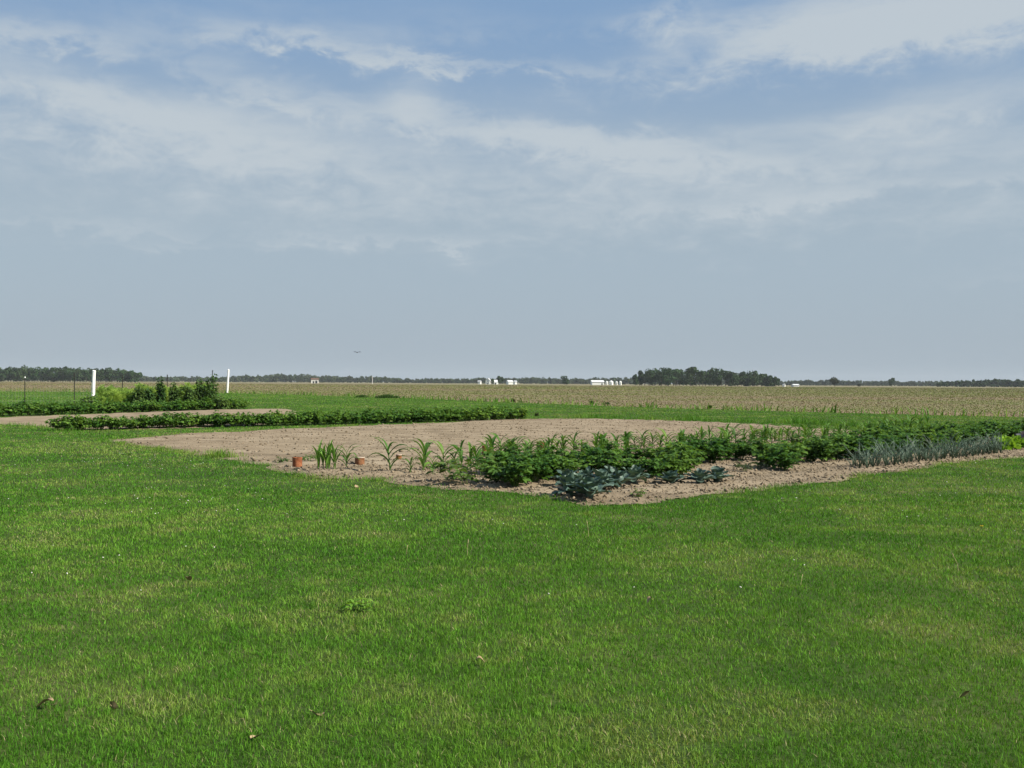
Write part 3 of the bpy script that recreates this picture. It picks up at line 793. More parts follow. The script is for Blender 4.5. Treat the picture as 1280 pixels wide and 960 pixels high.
# ------------------------------------------------------------------ bird in the sky
bd = ray(446.5, 440.5); bp = Vector((0, 0, H)) + bd*70
def bird():
    root = tag(empty('bird', bp, R(20)), 'small dark bird gliding low over the field with wings spread', 'bird')
    b = MB(); b.tube([(0, -0.13, 0), (0, -0.10, 0.005), (0, -0.03, 0), (0, 0.06, -0.005), (0, 0.13, 0), (0, 0.17, 0)], [0.008, 0.022, 0.034, 0.03, 0.018, 0.01], 8)
    b.add([(-0.012, 0.16, 0), (0.012, 0.16, 0), (0.045, 0.27, 0.004), (0, 0.25, 0.004), (-0.045, 0.27, 0.004), (-0.012, 0.16, -0.008), (0.012, 0.16, -0.008), (0.045, 0.27, -0.002), (0, 0.25, -0.002), (-0.045, 0.27, -0.002)],
          [(0,1,2,3,4), (9,8,7,6,5), (1,2,7,6), (2,3,8,7), (3,4,9,8), (4,0,5,9)])
    b.build('body', M['feather'], root)
    for s in (-1, 1):
        w = MB(); pts = [(0.02, -0.05, 0.015), (0.14, -0.075, 0.05), (0.28, -0.02, 0.03), (0.27, 0.0, 0.03), (0.14, 0.03, 0.045), (0.02, 0.06, 0.012)]
        top_ = [(s*x_, y_, z_+0.006) for x_, y_, z_ in pts]; bot = [(s*x_, y_, z_-0.004) for x_, y_, z_ in pts]; k_ = len(pts)
        w.add(top_+bot, [tuple(range(k_)), tuple(range(2*k_-1, k_-1, -1))] + [(i, (i+1) % k_, k_+(i+1) % k_, k_+i) for i in range(k_)])
        w.build('wing', M['feather'], root)
    b = MB(); b.tube([(0, -0.125, 0.005), (0, -0.165, 0.012), (0, -0.20, 0.005)], [0.02, 0.019, 0.003], 8); b.build('head', M['feather'], root)
bird()

# ------------------------------------------------------------------ bean rows
GREEN0, GREEN1 = (0.034, 0.100, 0.015), (0.140, 0.260, 0.042)
def bean_proto(seed):
    fo_, st_ = bush(seed, 0.40, 0.42, 12, 8, 3, 0.125, 0.105, GREEN0, GREEN1)
    root = empty('bean_plant', (0, 0, -50)); root.rotation_euler = (0, 0, 0)
    link('foliage', fo_, M['leaf'], root); link('stem', st_, M['stem'], root)
    return root
beans = [bean_proto(100+i) for i in range(5)]
used = set()
def place(protos, i, loc, rz, sc, label, cat, group, sz=None):
    p = protos[i % len(protos)]
    if id(p) not in used:
        used.add(id(p)); o = p; o.location = loc; o.rotation_euler = (0, 0, rz); o.scale = (sc, sc, sz or sc)
    else:
        o = dup(p, loc, rz, sc, sz=sz)
    return tag(o, label, cat, group)
rr = random.Random(5)
def bean_row(a, b_, spacing, label, group, sc=(1.0, 1.0)):
    A, B = np.array(G(*a)), np.array(G(*b_)); L = np.linalg.norm(B-A); d = (B-A)/L; nv = np.array((-d[1], d[0]))
    k = int(L/spacing)
    for i in range(k+1):
        q = A + d*(i*spacing+rr.uniform(-.08, .08)) + nv*rr.uniform(-.24, .24)
        s = (sc[0]+(sc[1]-sc[0])*i/k)*rr.uniform(0.86, 1.14)
        place(beans, rr.randrange(5), (q[0], q[1], 0.02), rr.uniform(0, 2*PI), s, label, 'bean plant', group, s*rr.uniform(0.9, 1.12))
bean_row((72, 539), (652, 525.2), 0.145, 'leafy bush bean plant in the long row dividing the two bare soil beds', 'bean plants in the long nearer row', (0.78, 1.04))
bean_row((-45, 522.5), (308, 511.5), 0.27, 'leafy bush bean plant in the farther row in front of the wire fence', 'bean plants in the farther row', (1.05, 1.15))
tag(place(beans, 0, (*G(113, 510), 0.01), 0.4, 1.5, None, None, None), 'taller bean bush sticking up behind the far bean row below the thick white post', 'bean plant', 'bean plants in the farther row')

# ------------------------------------------------------------------ wire fence with plants along it
fp = [at_dist(31, 50), at_dist(93, 51), at_dist(153, 52.5), at_dist(209, 54), at_dist(265.5, 55.5)]
ft = [472.5, 468.5, 471, 470, 464.5]; fpx = [31, 93, 153, 209, 265.5]
pre = at_dist(-32, 49)
root = tag(empty('wire_fence', (fp[0][0], fp[0][1], 0)), 'wire fence on dark steel posts behind the far bean row', 'fence')
o0 = np.array(fp[0])
for (x, y), t, p_ in zip(fp + [pre], ft + [472], fpx + [-32]):
    h = H+(horizon_y(p_)-t)*y/F; lx, ly = x-o0[0], y-o0[1]
    b = MB(); b.box(lx-0.02, lx+0.02, ly-0.006, ly+0.006, -0.1, h); b.box(lx-0.006, lx+0.006, ly+0.007, ly+0.045, -0.1, h-0.003); b.build('post', M['steel'], root)
    b = MB(); b.box(lx-0.023, lx+0.023, ly-0.009, ly+0.048, h+0.002, h+0.07); b.build('post_cap', M['white'] if p_ == 31 else M['steel'], root)
b = MB()
path_ = [pre]+fp
for zz in (0.25, 0.5, 0.75, 1.0, 1.25):
    for (x0, y0), (x1, y1) in zip(path_[:-1], path_[1:]):
        b.tube([(x0-o0[0], y0-o0[1]-0.012, zz), ((x0+x1)/2-o0[0], (y0+y1)/2-o0[1]-0.012, zz-0.015), (x1-o0[0], y1-o0[1]-0.012, zz)], [0.0022]*3, 4)
for (x0, y0), (x1, y1) in zip(path_[:-1], path_[1:]):
    for i in range(1, 16):
        t = i/16; x, y = x0+(x1-x0)*t-o0[0], y0+(y1-y0)*t-o0[1]-0.012
        b.tube([(x, y, 0.2), (x, y, 1.25)], [0.0018, 0.0018], 3)
b.build('wire_mesh', M['wire'], root)

def asparagus_proto(seed):
    r = np.random.default_rng(seed); st = MB(); P, D, Nn, Cc = [], [], [], []
    for i in range(7):
        a = r.uniform(0, 2*PI); hh = r.uniform(0.85, 1.3); o_ = r.uniform(0.05, 0.4)
        tip = np.array((math.cos(a)*o_, math.sin(a)*o_, hh)); st.tube([(0.05*math.cos(a), 0.05*math.sin(a), -0.02), tuple(tip*np.array((.5, .5, .6))), tuple(tip)], [0.008, 0.006, 0.002], 5)
        for k in range(300):
            t = r.uniform(0.3, 1); c = tip*np.array((t*t*0.4+0.6*t, t*t*0.4+0.6*t, t))
            sp = 0.26*(1.15-t)+0.04
            d = rnd_dir(r, 1, -0.2, 0.9)[0]
            P.append(c + d*sp*r.uniform(0.1, 1)); D.append(d+(0, 0, 0.4)); Nn.append(rnd_dir(r, 1)[0]); q = r.uniform(0, 1); Cc.append((0.19+0.10*q, 0.32+0.10*q, 0.06+0.02*q))
    V, T = leaves(P, D, Nn, np.full(len(P), 0.11), np.full(len(P), 0.024), 0.1, 0.05)
    root = empty('asparagus_plant', (0, 0, -50)); link('foliage', tri_mesh('foliage', V, T, np.repeat(np.array(Cc)[:, None], 8, 1).reshape(-1, 3)), M['leaf'], root); st.build('stem', M['stem'], root)
    return root
asp = [asparagus_proto(200+i) for i in range(4)]
for i, (p_, d, s) in enumerate([(131, 52, .98), (138, 52.5, 1.02), (146, 53, .98), (154, 52.4, .9), (162, 52.8, .9), (181, 53, 1.05), (189, 53.6, 1.0), (198, 54, 0.95), (226, 54.5, 1.0), (234, 54.6, 1.1), (242, 55, 1.15), (250, 55.3, 1.15), (258, 55.6, 1.1), (216, 55, 1.0), (206, 55, 0.95)] + [(170+7*q, 52.6+0.25*q, 0.95+0.12*math.sin(q*1.7)) for q in range(14)] + [(134, 51.2, .8), (142, 51.4, .9), (150, 51.6, .8), (158, 51.8, .82), (165, 52, .8)]):
    x, y = at_dist(p_, d-1.2)
    place(asp, i, (x, y, 0.0), rr.uniform(0, 6), s, 'feathery pale green asparagus fern left of the dark shrubs by the fence' if p_ < 170 else 'feathery pale green asparagus fern among the dark shrubs by the fence', 'asparagus', 'asparagus ferns at the fence, left clump' if p_ < 170 else 'asparagus ferns at the fence, right clump')
def shrub(pxx, d, h, w, seed, label):
    x, y = at_dist(pxx, d)
    root = tag(empty('leafy_shrub', (x, y, 0)), label, 'shrub')
    r = np.random.default_rng(seed); st = MB(); P, D, Nn, Cc = [], [], [], []
    for i in range(5):
        a = r.uniform(0, 2*PI); hh = h*(1.0 if i == 0 else r.uniform(0.6, 0.95)); o_ = w*0.5*r.uniform(0.1, 0.8)
        tip = np.array((math.cos(a)*o_, math.sin(a)*o_, hh)); st.tube([(0, 0, -0.02), tuple(tip*np.array((.5, .5, .55))), tuple(tip)], [0.014, 0.01, 0.004], 5)
        for k in range(130):
            t = r.uniform(0.12, 1); c = tip*np.array((t, t, t)); d_ = rnd_dir(r, 1, -0.3, 0.6)[0]
            P.append(c+d_*r.uniform(0.03, 0.2)*(1.2-0.6*t)); D.append(d_+(0, 0, -0.3)); Nn.append((r.normal(0, .4), r.normal(0, .4), 1)); q = r.uniform(0, 1); Cc.append((0.03+0.07*q, 0.072+0.11*q, 0.02+0.025*q))
    V, T = leaves(P, D, Nn, r.uniform(0.10, 0.18, len(P)), r.uniform(0.07, 0.12, len(P)), 0.15, 0.25)
    link('foliage', tri_mesh('foliage', V, T, np.repeat(np.array(Cc)[:, None], 8, 1).reshape(-1, 3)), M['leaf'], root); st.build('stem', M['stem'], root)
shrub(171.5, 50.5, 1.28, 0.8, 41, 'short dark leafy shrub left of the other shrubs by the wire fence')
shrub(201, 51.5, 1.72, 0.9, 42, 'tall dark leafy shrub, left one of the close pair by the fence')
shrub(218, 52, 1.45, 1.1, 43, 'broader dark leafy shrub, right one of the close pair by the fence')
shrub(265, 53, 1.95, 0.85, 44, 'tallest thin dark shrub at the right end of the wire fence')
shrub(186, 51, 1.15, 1.0, 46, 'low wide dark shrub between the short shrub and the close pair by the fence')
shrub(236, 52.5, 1.3, 1.0, 47, 'middle sized dark shrub right of the close pair among the ferns by the fence')
shrub(278, 52.6, 0.75, 1.0, 48, 'lowest dark shrub, right of the tallest shrub at the end of the fence')
shrub(252, 53, 1.65, 0.5, 45, 'narrow dark shoot just left of the tallest shrub by the fence')

# ------------------------------------------------------------------ tall weeds along the field edge
def weed_clump(base, hpx, wpx, label, seed, n=260, c0=(0.03, 0.075, 0.015), c1=(0.075, 0.14, 0.03), name='weed_clump'):
    x, y = G(*base); k = y/F; h, w = hpx*k, wpx*k; r = np.random.default_rng(seed)
    q = rng.normal(0, 0.2, (n, 2)).clip(-0.45, 0.45)*np.array((w, min(w, 1.2)))
    c = lerp(c0, c1, r.uniform(0, 1, n))
    V, T, C = blades(q[:, 0], q[:, 1], np.zeros(n)-0.01, h*r.uniform(0.4, 1.1, n)*np.exp(-(q[:, 0]/w)**2*2), 0.05*r.uniform(0.5, 1.3, n)*max(1, y/70), np.abs(r.normal(0.35, 0.2, n)), r.uniform(0, .5, n), c)
    o = link(name, tri_mesh(name, V, T, C), M['grass'], loc=(x, y, 0.0))
    return tag(o, label, 'weeds')
weed_clump((484, 497.8), 6, 34, 'long patch of tall green weeds at the field edge behind the bean row', 51, 700)
weed_clump((452, 497), 4.5, 20, 'lower green weed patch left of the long weed patch at the field edge', 52, 360)
weed_clump((739.5, 505.5), 6, 5, 'dark tuft of weed at the field edge left of its smaller neighbour', 53, 160, (0.012, 0.03, 0.01), (0.03, 0.055, 0.018))
weed_clump((759.5, 505.5), 3.5, 5, 'small dark tuft of weed at the field edge below the white grain bins', 54, 120, (0.014, 0.035, 0.01), (0.035, 0.06, 0.018))
weed_clump((641, 502.5), 6, 5, 'brownish tuft of weed on the field edge below the farmstead', 55, 140, (0.05, 0.055, 0.02), (0.1, 0.09, 0.035))
weed_clump((887, 510.5), 5, 6, 'green tuft of weed on the field edge below the woodland block', 56, 240)
weed_clump((671, 520.5), 6, 5, 'dark weed standing in the lawn past the right end of the bean row', 57, 90, (0.03, 0.05, 0.02), (0.06, 0.07, 0.03))

# ------------------------------------------------------------------ rusty cans in the garden
def can(base, hpx, wpx, mat, label, top_disc=False, rz=0.0, tilt=0.0):
    x, y = G(*base); k = y/F; h, r_ = hpx*k, wpx*k/2; z = soilz(x, y)
    root = tag(empty('rusty_can', (x, y, z), rz), label, 'can', 'rusty cans in the garden'); root.rotation_euler = (R(tilt), R(tilt*0.6), rz)
    b = MB(); prof = [(r_*0.99, -0.04)]
    for i in range(25):
        t = i/24; rib = 0.012*math.sin(t*2*PI*7) if 0.2 < t < 0.8 else 0
        prof.append((r_*(1+rib), h*t))
    prof += [(r_*1.03, h), (r_*1.03, h+0.006), (r_*0.96, h+0.006)] + [(r_*0.955, h*0.96), (r_*0.955, -0.02)]
    b.lathe(prof, 28, 0, 0.012); b.build('side_wall', mat, root, smooth=False)
    b = MB(); b.lathe([(r_*1.035, h-0.008), (r_*1.06, h), (r_*1.035, h+0.009), (r_*0.98, h+0.009)], 28); b.build('rim', M['can_top'] if top_disc else mat, root, smooth=True)
    if top_disc:
        b = MB(); b.lathe([(r_*0.975, h+0.004), (r_*0.6, h+0.0), (r_*0.3, h+0.001), (0.002, h+0.001)], 28); b.build('top_disc', M['can_top'], root)  # pale disc across the mouth of the can, same colour as its rim
can((371.5, 587.5), 11, 12, M['rust_red'], 'orange rusty can on bare soil at the left end of the corn row')
can((449.5, 583.5), 8.5, 12, M['rust_brown'], 'brown rusty can with a pale top just right of the corn clump', True)
can((498.5, 577.5), 6.5, 7, M['rust_red'], 'small rusty can with a pale top half hidden behind a corn plant', True)
can((606, 570), 11, 7, M['rust_red'], 'narrow red rusty can among the corn behind the first leafy bushes')
can((675.5, 569), 12.5, 11.5, M['rust_brown'], 'orange brown rusty can rising above the leafy bushes', False, 0.3, 6)

# ------------------------------------------------------------------ corn
def corn_proto(seed, h=0.5, nl=7, upright=0.0):
    r = np.random.default_rng(seed); ac = Acc(); st = MB()
    lx, ly = r.normal(0, 0.03, 2)
    st.tube([(0, 0, -0.03), (lx*0.5, ly*0.5, h*0.3), (lx, ly, h*0.62)], [0.012, 0.010, 0.005], 7)
    a0 = r.uniform(0, 2*PI)
    for i in range(nl):
        t = i/(nl-1); az_ = a0 + PI*i + r.normal(0, 0.45); z0 = h*(0.05+0.55*t)
        L = h*r.uniform(0.75, 1.05)*(0.8+0.3*math.sin(PI*t)); upa = R(r.uniform(46, 66)+16*t+upright*10); bend = R(r.uniform(95, 165)*(1-0.3*t)*(1-0.5*upright))
        V, T = strap(r, (lx*t, ly*t, z0), az_, L, r.uniform(0.042, 0.062), upa, bend, r.normal(0, 0.4), 8)
        q = r.uniform(0, 1); ac.add(V, T, (0.05+0.06*q, 0.125+0.10*q, 0.022+0.018*q))
    root = empty('corn_plant', (0, 0, -50)); link('foliage', ac.mesh('foliage', True), M['leaf'], root); st.build('stalk', M['stem'], root)
    return root
corns = [corn_proto(300+i, 0.5, 8+i % 3) for i in range(6)]
special = [((433, 588), 0.82, 'single corn plant right beside the upright corn clump'), ((488, 593), 0.98, 'bent corn plant standing before the half hidden rusty can'),
           ((529, 592), 0.95, 'corn plant on the bare soil third from the rusty brown can'), ((554, 590), 0.88, 'corn plant with a yellowish top behind a low green weed'),
           ((577, 584), 0.85, 'thin corn plant left of the narrow red can'), ((597, 588), 0.8, 'low corn plant in front of the narrow red can'), ((541, 597), 0.62, 'small corn tuft between the two drooping plants on bare soil'), ((566, 590), 0.66, 'small corn tuft just right of the plant with a yellowish top'),
           ((588, 583), 0.72, 'leafy corn tuft behind the yellowish green weed'), ((513, 594), 0.5, 'tiny corn shoot right of the bent corn plant'), ((608, 585), 0.75, 'short corn plant touching the first leafy bushes'),
           ((628, 576), 0.95, 'corn plant rising behind the first leafy bushes'), ((617, 580), 1.05, 'tall corn plant just right of the narrow red can')]
for i, (bp_, s, lab) in enumerate(special):
    x, y = G(*bp_); place(corns, i, (x, y, soilz(x, y)-0.01), rr.uniform(0, 6), s*1.08, lab, 'corn plant', 'corn plants in the garden row')
c0 = np.array(G(400, 592)); cn = float(c0 @ NV)
t = float(np.array(G(636, 580)) @ U); t1 = float(np.array(G(1165, 543)) @ U); i = 0
while t < t1:
    q = U*t + NV*(cn+rr.uniform(-0.30, 0.30)); s = rr.uniform(0.68, 0.95)
    far = (t1-t) < 3.2
    if far: s *= 1.15
    place(corns, rr.randrange(6), (q[0], q[1], soilz(*q)-0.01), rr.uniform(0, 6), s,
          'taller young corn plant at the right end of the corn row' if far else 'young corn plant with arching leaves in the row behind the leafy bushes', 'corn plant',
          'corn plants at the right end of the row' if far else 'corn plants behind the leafy bushes', s*rr.uniform(0.85, 1.12))
    t += rr.uniform(0.09, 0.22); i += 1
# the upright clump at the left end
x, y = G(410, 591)
root = tag(empty('corn_clump', (x, y, soilz(x, y)-0.01)), 'dense clump of upright corn shoots between the two leftmost rusty cans', 'corn plant', 'corn plants in the garden row')
r = np.random.default_rng(77); ac = Acc(); st = MB()
for k in range(10):
    a = r.uniform(0, 2*PI); q = np.array((r.uniform(-0.17, 0.17), r.uniform(-0.07, 0.07))); hh = r.uniform(0.3, 0.46)
    st.tube([(q[0], q[1], -0.03), (q[0]*1.1, q[1]*1.1, hh*0.5)], [0.010, 0.006], 6)
    for j in range(4):
        V, T = strap(r, (q[0], q[1], 0.04+0.04*j), a+PI*j+r.normal(0, .4), hh*r.uniform(0.8, 1.05), 0.042, R(r.uniform(68, 86)), R(r.uniform(15, 60)), r.normal(0, .5), 7)
        v = r.uniform(0, 1); ac.add(V, T, (0.085+0.06*v, 0.20+0.10*v, 0.030+0.02*v))
link('foliage', ac.mesh('foliage', True), M['leaf'], root); st.build('stalk', M['stem'], root)

# ------------------------------------------------------------------ leafy bushes (potato like)
def potato_proto(seed):
    fo_, st_ = bush(seed, 0.38, 0.45, 15, 8, 5, 0.088, 0.072, (0.030, 0.088, 0.015), (0.110, 0.220, 0.038))
    root = empty('potato_plant', (0, 0, -50)); link('foliage', fo_, M['leaf'], root); link('stem', st_, M['stem'], root)
    return root
pots = [potato_proto(400+i) for i in range(6)]
groups = [
 ('leafy potato bush in the first clump, left of the bluish cabbages', 'potato bushes, first clump', [(622,606),(645,611),(668,607),(690,599),(640,594),(664,592),(615,596),(683,592)], 1.0),
 ('leafy potato bush in the wide clump right behind the bluish cabbages', 'potato bushes behind the cabbages', [(714,600),(738,597),(762,600),(786,598),(812,601),(834,598),(730,588),(760,586),(790,585),(818,586),(842,590),(702,590),(850,596),(858,591),(852,584),(676,603),(700,604)], 1.0),
 ('leafy potato bush in the clump above the row of three flat cabbages', 'potato bushes above the flat cabbages', [(872,582),(890,581),(908,578),(926,577),(866,574),(896,571),(940,573)], 0.95),
 ('leafy potato bush in the clump bulging out over bare soil left of the onions', 'potato bushes bulging forward', [(960,587),(978,590),(952,578),(975,577),(990,584),(1000,574)], 1.0),
 ('leafy potato bush in the long dark stretch behind the onions', 'potato bushes behind the onions', [(1014,572),(1030,573),(1048,569),(1066,567),(1024,562),(1052,560),(1080,562),(1100,559),(1120,557),(1092,552),(1140,555),(1160,553),(1132,548),(1180,552),(1202,550),(1222,548),(1243,546),(1264,544),(1285,543),(1172,546),(1212,543),(1250,540),(1302,541),(1075,570),(1095,567),(1112,566),(1130,563),(1150,561),(1168,559),(1040,561),(1066,556),(1105,552),(1122,550),(1152,547),(1192,546),(1230,541),(1270,538),(1188,557),(1205,556)], 1.12),
]
k = 0
for lab, grp, pts, sc in groups:
    for p_ in pts:
        x, y = G(p_[0], p_[1] + (7 if 'long dark' in lab else 0)); s = sc*rr.uniform(0.85, 1.1)
        place(pots, k, (x, y, soilz(x, y)-0.01), rr.uniform(0, 6), s, lab, 'potato plant', grp, s*rr.uniform(0.8, 1.0)); k += 1
# --- second line of the stretch behind the onions

# ------------------------------------------------------------------ cabbages
def cabbage_proto(seed, nl=22, col=((0.040, 0.080, 0.058), (0.105, 0.160, 0.125)), name='cabbage', flat=0.0, spiky=False):
    r = np.random.default_rng(seed); ac = Acc()
    def blade_leaf(az_, L, W, upa, bend, z0, c, ruf):
        K, J = 6, 4; V, T = [], []; p = np.array((0.02*math.cos(az_), 0.02*math.sin(az_), z0)); ang = upa
        h = np.array((math.cos(az_), math.sin(az_), 0)); sd = np.array((-math.sin(az_), math.cos(az_), 0))
        for i in range(K+1):
            t_ = i/K; w = W*(0.12 if t_ < 0.2 else (0.35+0.65*math.sin(PI*min(1, (t_-0.2)/0.8*0.82+0.12))))
            if i == K: w *= 0.55
            nrm = -h*math.sin(ang)+np.array((0, 0, 1))*math.cos(ang)
            for j in range(J+1):
                s_ = (j/J-0.5)*2
                V.append(p+sd*w*0.5*s_+nrm*(0.32*w*s_*s_*0.6 + ruf*W*math.sin(i*2.1+j*2.7+az_*3)*abs(s_)))
            p = p+(h*math.cos(ang)+np.array((0, 0, 1))*math.sin(ang))*L/K; ang -= bend/K
        for i in range(K):
            for j in range(J):
                a = i*(J+1)+j; b_ = a+J+1; T += [(a, a+1, b_+1), (a, b_+1, b_)]
        ac.add(V, T, c)
    for i in range(nl):
        t_ = i/nl; q = r.uniform(0, 1); c = np.array(col[0])*(1-q)+np.array(col[1])*q
        blade_leaf(i*2.4+r.uniform(-.3, .3), r.uniform(0.17, 0.30)*(1.05-0.35*t_), r.uniform(0.10, 0.19)*(1-0.2*t_), R((12+62*t_)*(1-flat)+8+r.uniform(-14, 14)), R(r.uniform(10, 95)*(1-0.7*t_)), 0.03+0.10*t_, c*r.uniform(0.7, 1.25), 0.085)
    root = empty(name, (0, 0, -50)); link('outer_leaves', ac.mesh('outer_leaves', True), M['glaucous'], root)
    b = MB(); b.lathe([(0.002, 0.22), (0.04, 0.215), (0.075, 0.19), (0.088, 0.15), (0.08, 0.1), (0.05, 0.05), (0.03, -0.03)], 14, 0, 0.05)
    me = b.mesh('head', True); a = me.attributes.new('col', 'FLOAT_COLOR', 'POINT'); a.data.foreach_set('color', list((*col[1], 1))*len(me.vertices))
    link('head', me, M['glaucous'], root)
    return root
cabs = [cabbage_proto(500+i) for i in range(4)]
cab_pts = [((712,622), 1.0, 'bluish cabbage at the left end of the cabbage row'), ((737,627), 1.08, 'bluish cabbage nearest the front corner of the plot'), ((709,610), 0.9, 'bluish cabbage tucked behind the leftmost cabbage under the bushes'),
           ((752,616), 1.05, 'bluish cabbage in the middle of the close cabbage clump'), ((733,612), 0.9, 'bluish cabbage between the clump and the leafy bushes'), ((772,612), 1.0, 'bluish cabbage right of the middle of the close clump'),
           ((792,607), 0.95, 'bluish cabbage at the right end of the close clump'),
           ((723,616), 0.9, 'smaller bluish cabbage squeezed in the left of the close clump'), ((764,604), 0.9, 'bluish cabbage at the back of the close clump under the bushes'),
           ((838,607), 0.95, 'flat bluish cabbage, leftmost of the three standing apart'), ((874,608.5), 0.92, 'flat bluish cabbage, middle of the three standing apart'), ((896,606), 0.98, 'flat bluish cabbage, rightmost of the three standing apart')]
for i, (p_, s, lab) in enumerate(cab_pts):
    x, y = G(*p_); place(cabs, i, (x, y, soilz(x, y)-0.01), rr.uniform(0, 6), s*1.08, lab, 'cabbage', 'cabbages at the front of the plot', s*(0.8 if 'flat' in lab else 0.95))
purple = cabbage_proto(520, 18, ((0.09, 0.085, 0.12), (0.18, 0.165, 0.23)))
x, y = G(1280, 556); place([purple], 0, (x, y, soilz(x, y)-0.01), 0.5, 1.1, 'purplish red cabbage at the right edge beside the bright lettuce', 'cabbage', 'cabbages at the front of the plot')
x, y = G(1310, 553); place([purple], 0, (x, y, soilz(x, y)-0.01), 2.5, 1.0, 'purplish red cabbage behind the one beside the bright lettuce', 'cabbage', 'cabbages at the front of the plot')

# ------------------------------------------------------------------ lettuce
def lettuce_proto(seed):
    r = np.random.default_rng(seed); n = 130; d = rnd_dir(r, n, 0.05, 1.0); rad = r.uniform(0.35, 1, n)[:, None]
    P = d*np.array((0.2, 0.2, 0.2))*rad; c = lerp((0.12, 0.25, 0.022), (0.25, 0.42, 0.05), r.uniform(0, 1, n))
    V, T = leaves(P*0.6, d+r.normal(0, .3, (n, 3)), rnd_dir(r, n), r.uniform(0.08, 0.15, n), r.uniform(0.06, 0.12, n), 0.3, 0.1)
    o = link('lettuce', tri_mesh('lettuce', V, T, np.repeat(c[:, None], 8, 1).reshape(-1, 3)), M['leaf'], loc=(0, 0, -50)); return o
lets = [lettuce_proto(600+i) for i in range(3)]
for i, (p_, s, lab) in enumerate([((1249,564.5), 1.0, 'bright yellow green lettuce at the left of the lettuce patch'), ((1258,564), 1.1, 'bright yellow green lettuce at the front of the lettuce patch'), ((1268,561.5), 1.15, 'bright yellow green lettuce nearest the purplish cabbage'), ((1254,559), 1.05, 'bright yellow green lettuce at the back of the lettuce patch')]):
    x, y = G(*p_); place(lets, i, (x, y, soilz(x, y)), i*1.3, s*1.35, lab, 'lettuce', 'lettuces at the right of the plot')

# ------------------------------------------------------------------ onions
def onion_proto(seed):
    r = np.random.default_rng(seed); b = MB()
    for k in range(9):
        a = r.uniform(0, 2*PI); hh = r.uniform(0.25, 0.5); o_ = r.uniform(0.04, 0.32); kink = r.uniform(0, 1) < 0.4
        p2 = (math.cos(a)*o_, math.sin(a)*o_, hh)
        pts = [(0, 0, -0.02), (p2[0]*0.35, p2[1]*0.35, hh*0.5), p2 if not kink else (p2[0]*1.0, p2[1]*1.0, hh*0.75)]
        rad = [0.007, 0.0072, 0.005]
        pts.append((p2[0]*1.5, p2[1]*1.5, hh*(1.15 if not kink else 0.5))); rad.append(0.0015)
        b.tube(pts, rad, 5)
    return b.mesh('onion', True)
M['onion'] = noise_mat('onion_leaf', [(0.3, (0.04, 0.08, 0.045)), (0.5, (0.075, 0.122, 0.080)), (0.7, (0.155, 0.20, 0.148))], scale=9, rough=0.45, spec=0.3)
onions = [link('onion', onion_proto(700+i), M['onion'], loc=(0, 0, -50)) for i in range(6)]
cab0 = np.array(G(725, 624)); on = float(cab0 @ NV); tA = float(np.array(G(1036, 586)) @ U); tB = float(np.array(G(1226, 568)) @ U)
for row in range(2):
    t = tA + row*0.05
    while t < tB:
        q = U*t + NV*(on-0.24+row*0.2+rr.uniform(-.04, .04))
        place(onions, rr.randrange(6), (q[0], q[1], soilz(*q)), rr.uniform(0, 6), rr.uniform(0.62, 0.98), 'grey green onion with upright hollow leaves in the onion bed by the lawn', 'onion', 'onions in the bed by the lawn')
        t += rr.uniform(0.12, 0.24)

# ------------------------------------------------------------------ weeds in the beds and the lawn, stalks, dry leaves
def weed(p_, s, label, seed, soil=True, c0=(0.04, 0.09, 0.018), c1=(0.09, 0.16, 0.035), L=0.075, flat=False):
    x, y = G(*p_); fo_, st_ = bush(seed, 0.16*s, 0.17*s*(0.5 if flat else 1), 7, 3, 3, L*s, 0.05*s, c0, c1, 0.003)
    root = tag(empty('broadleaf_weed', (x, y, soilz(x, y) if soil else 0.02)), label, 'weed')
    link('foliage', fo_, M['leaf'], root); link('stem', st_, M['stem'], root)
weed((561, 606), 1.9, 'bright green low weed at the lawn edge below a yellowish corn plant', 801)
weed((582, 608), 1.35, 'small weed casting shade on bare soil left of the first bushes', 802)
weed((600, 600), 1.7, 'yellowish green weed touching the left of the first leafy bushes', 803, True, (0.07, 0.12, 0.02), (0.12, 0.19, 0.04))
weed((387, 580), 0.9, 'low dark weed in the soil left of the upright corn clump', 804, True, flat=True)
weed((352, 580), 0.8, 'flat dark weed left of the leftmost rusty can', 805, True, flat=True)
weed((931, 593), 0.95, 'dull dark low weed on bare soil below the potato bushes', 806, True, (0.03, 0.05, 0.02), (0.06, 0.085, 0.03))
weed((948, 590), 0.75, 'small dull weed next to the bulging potato clump', 807, True, (0.03, 0.05, 0.02), (0.06, 0.085, 0.03))
weed((800, 625), 0.6, 'little green weed in the soil below the right end of the cabbage clump', 808)
weed((448, 765), 0.6, 'bright green broad leaved weed growing in the open lawn', 809, False, (0.08, 0.21, 0.02), (0.13, 0.27, 0.035), flat=True)
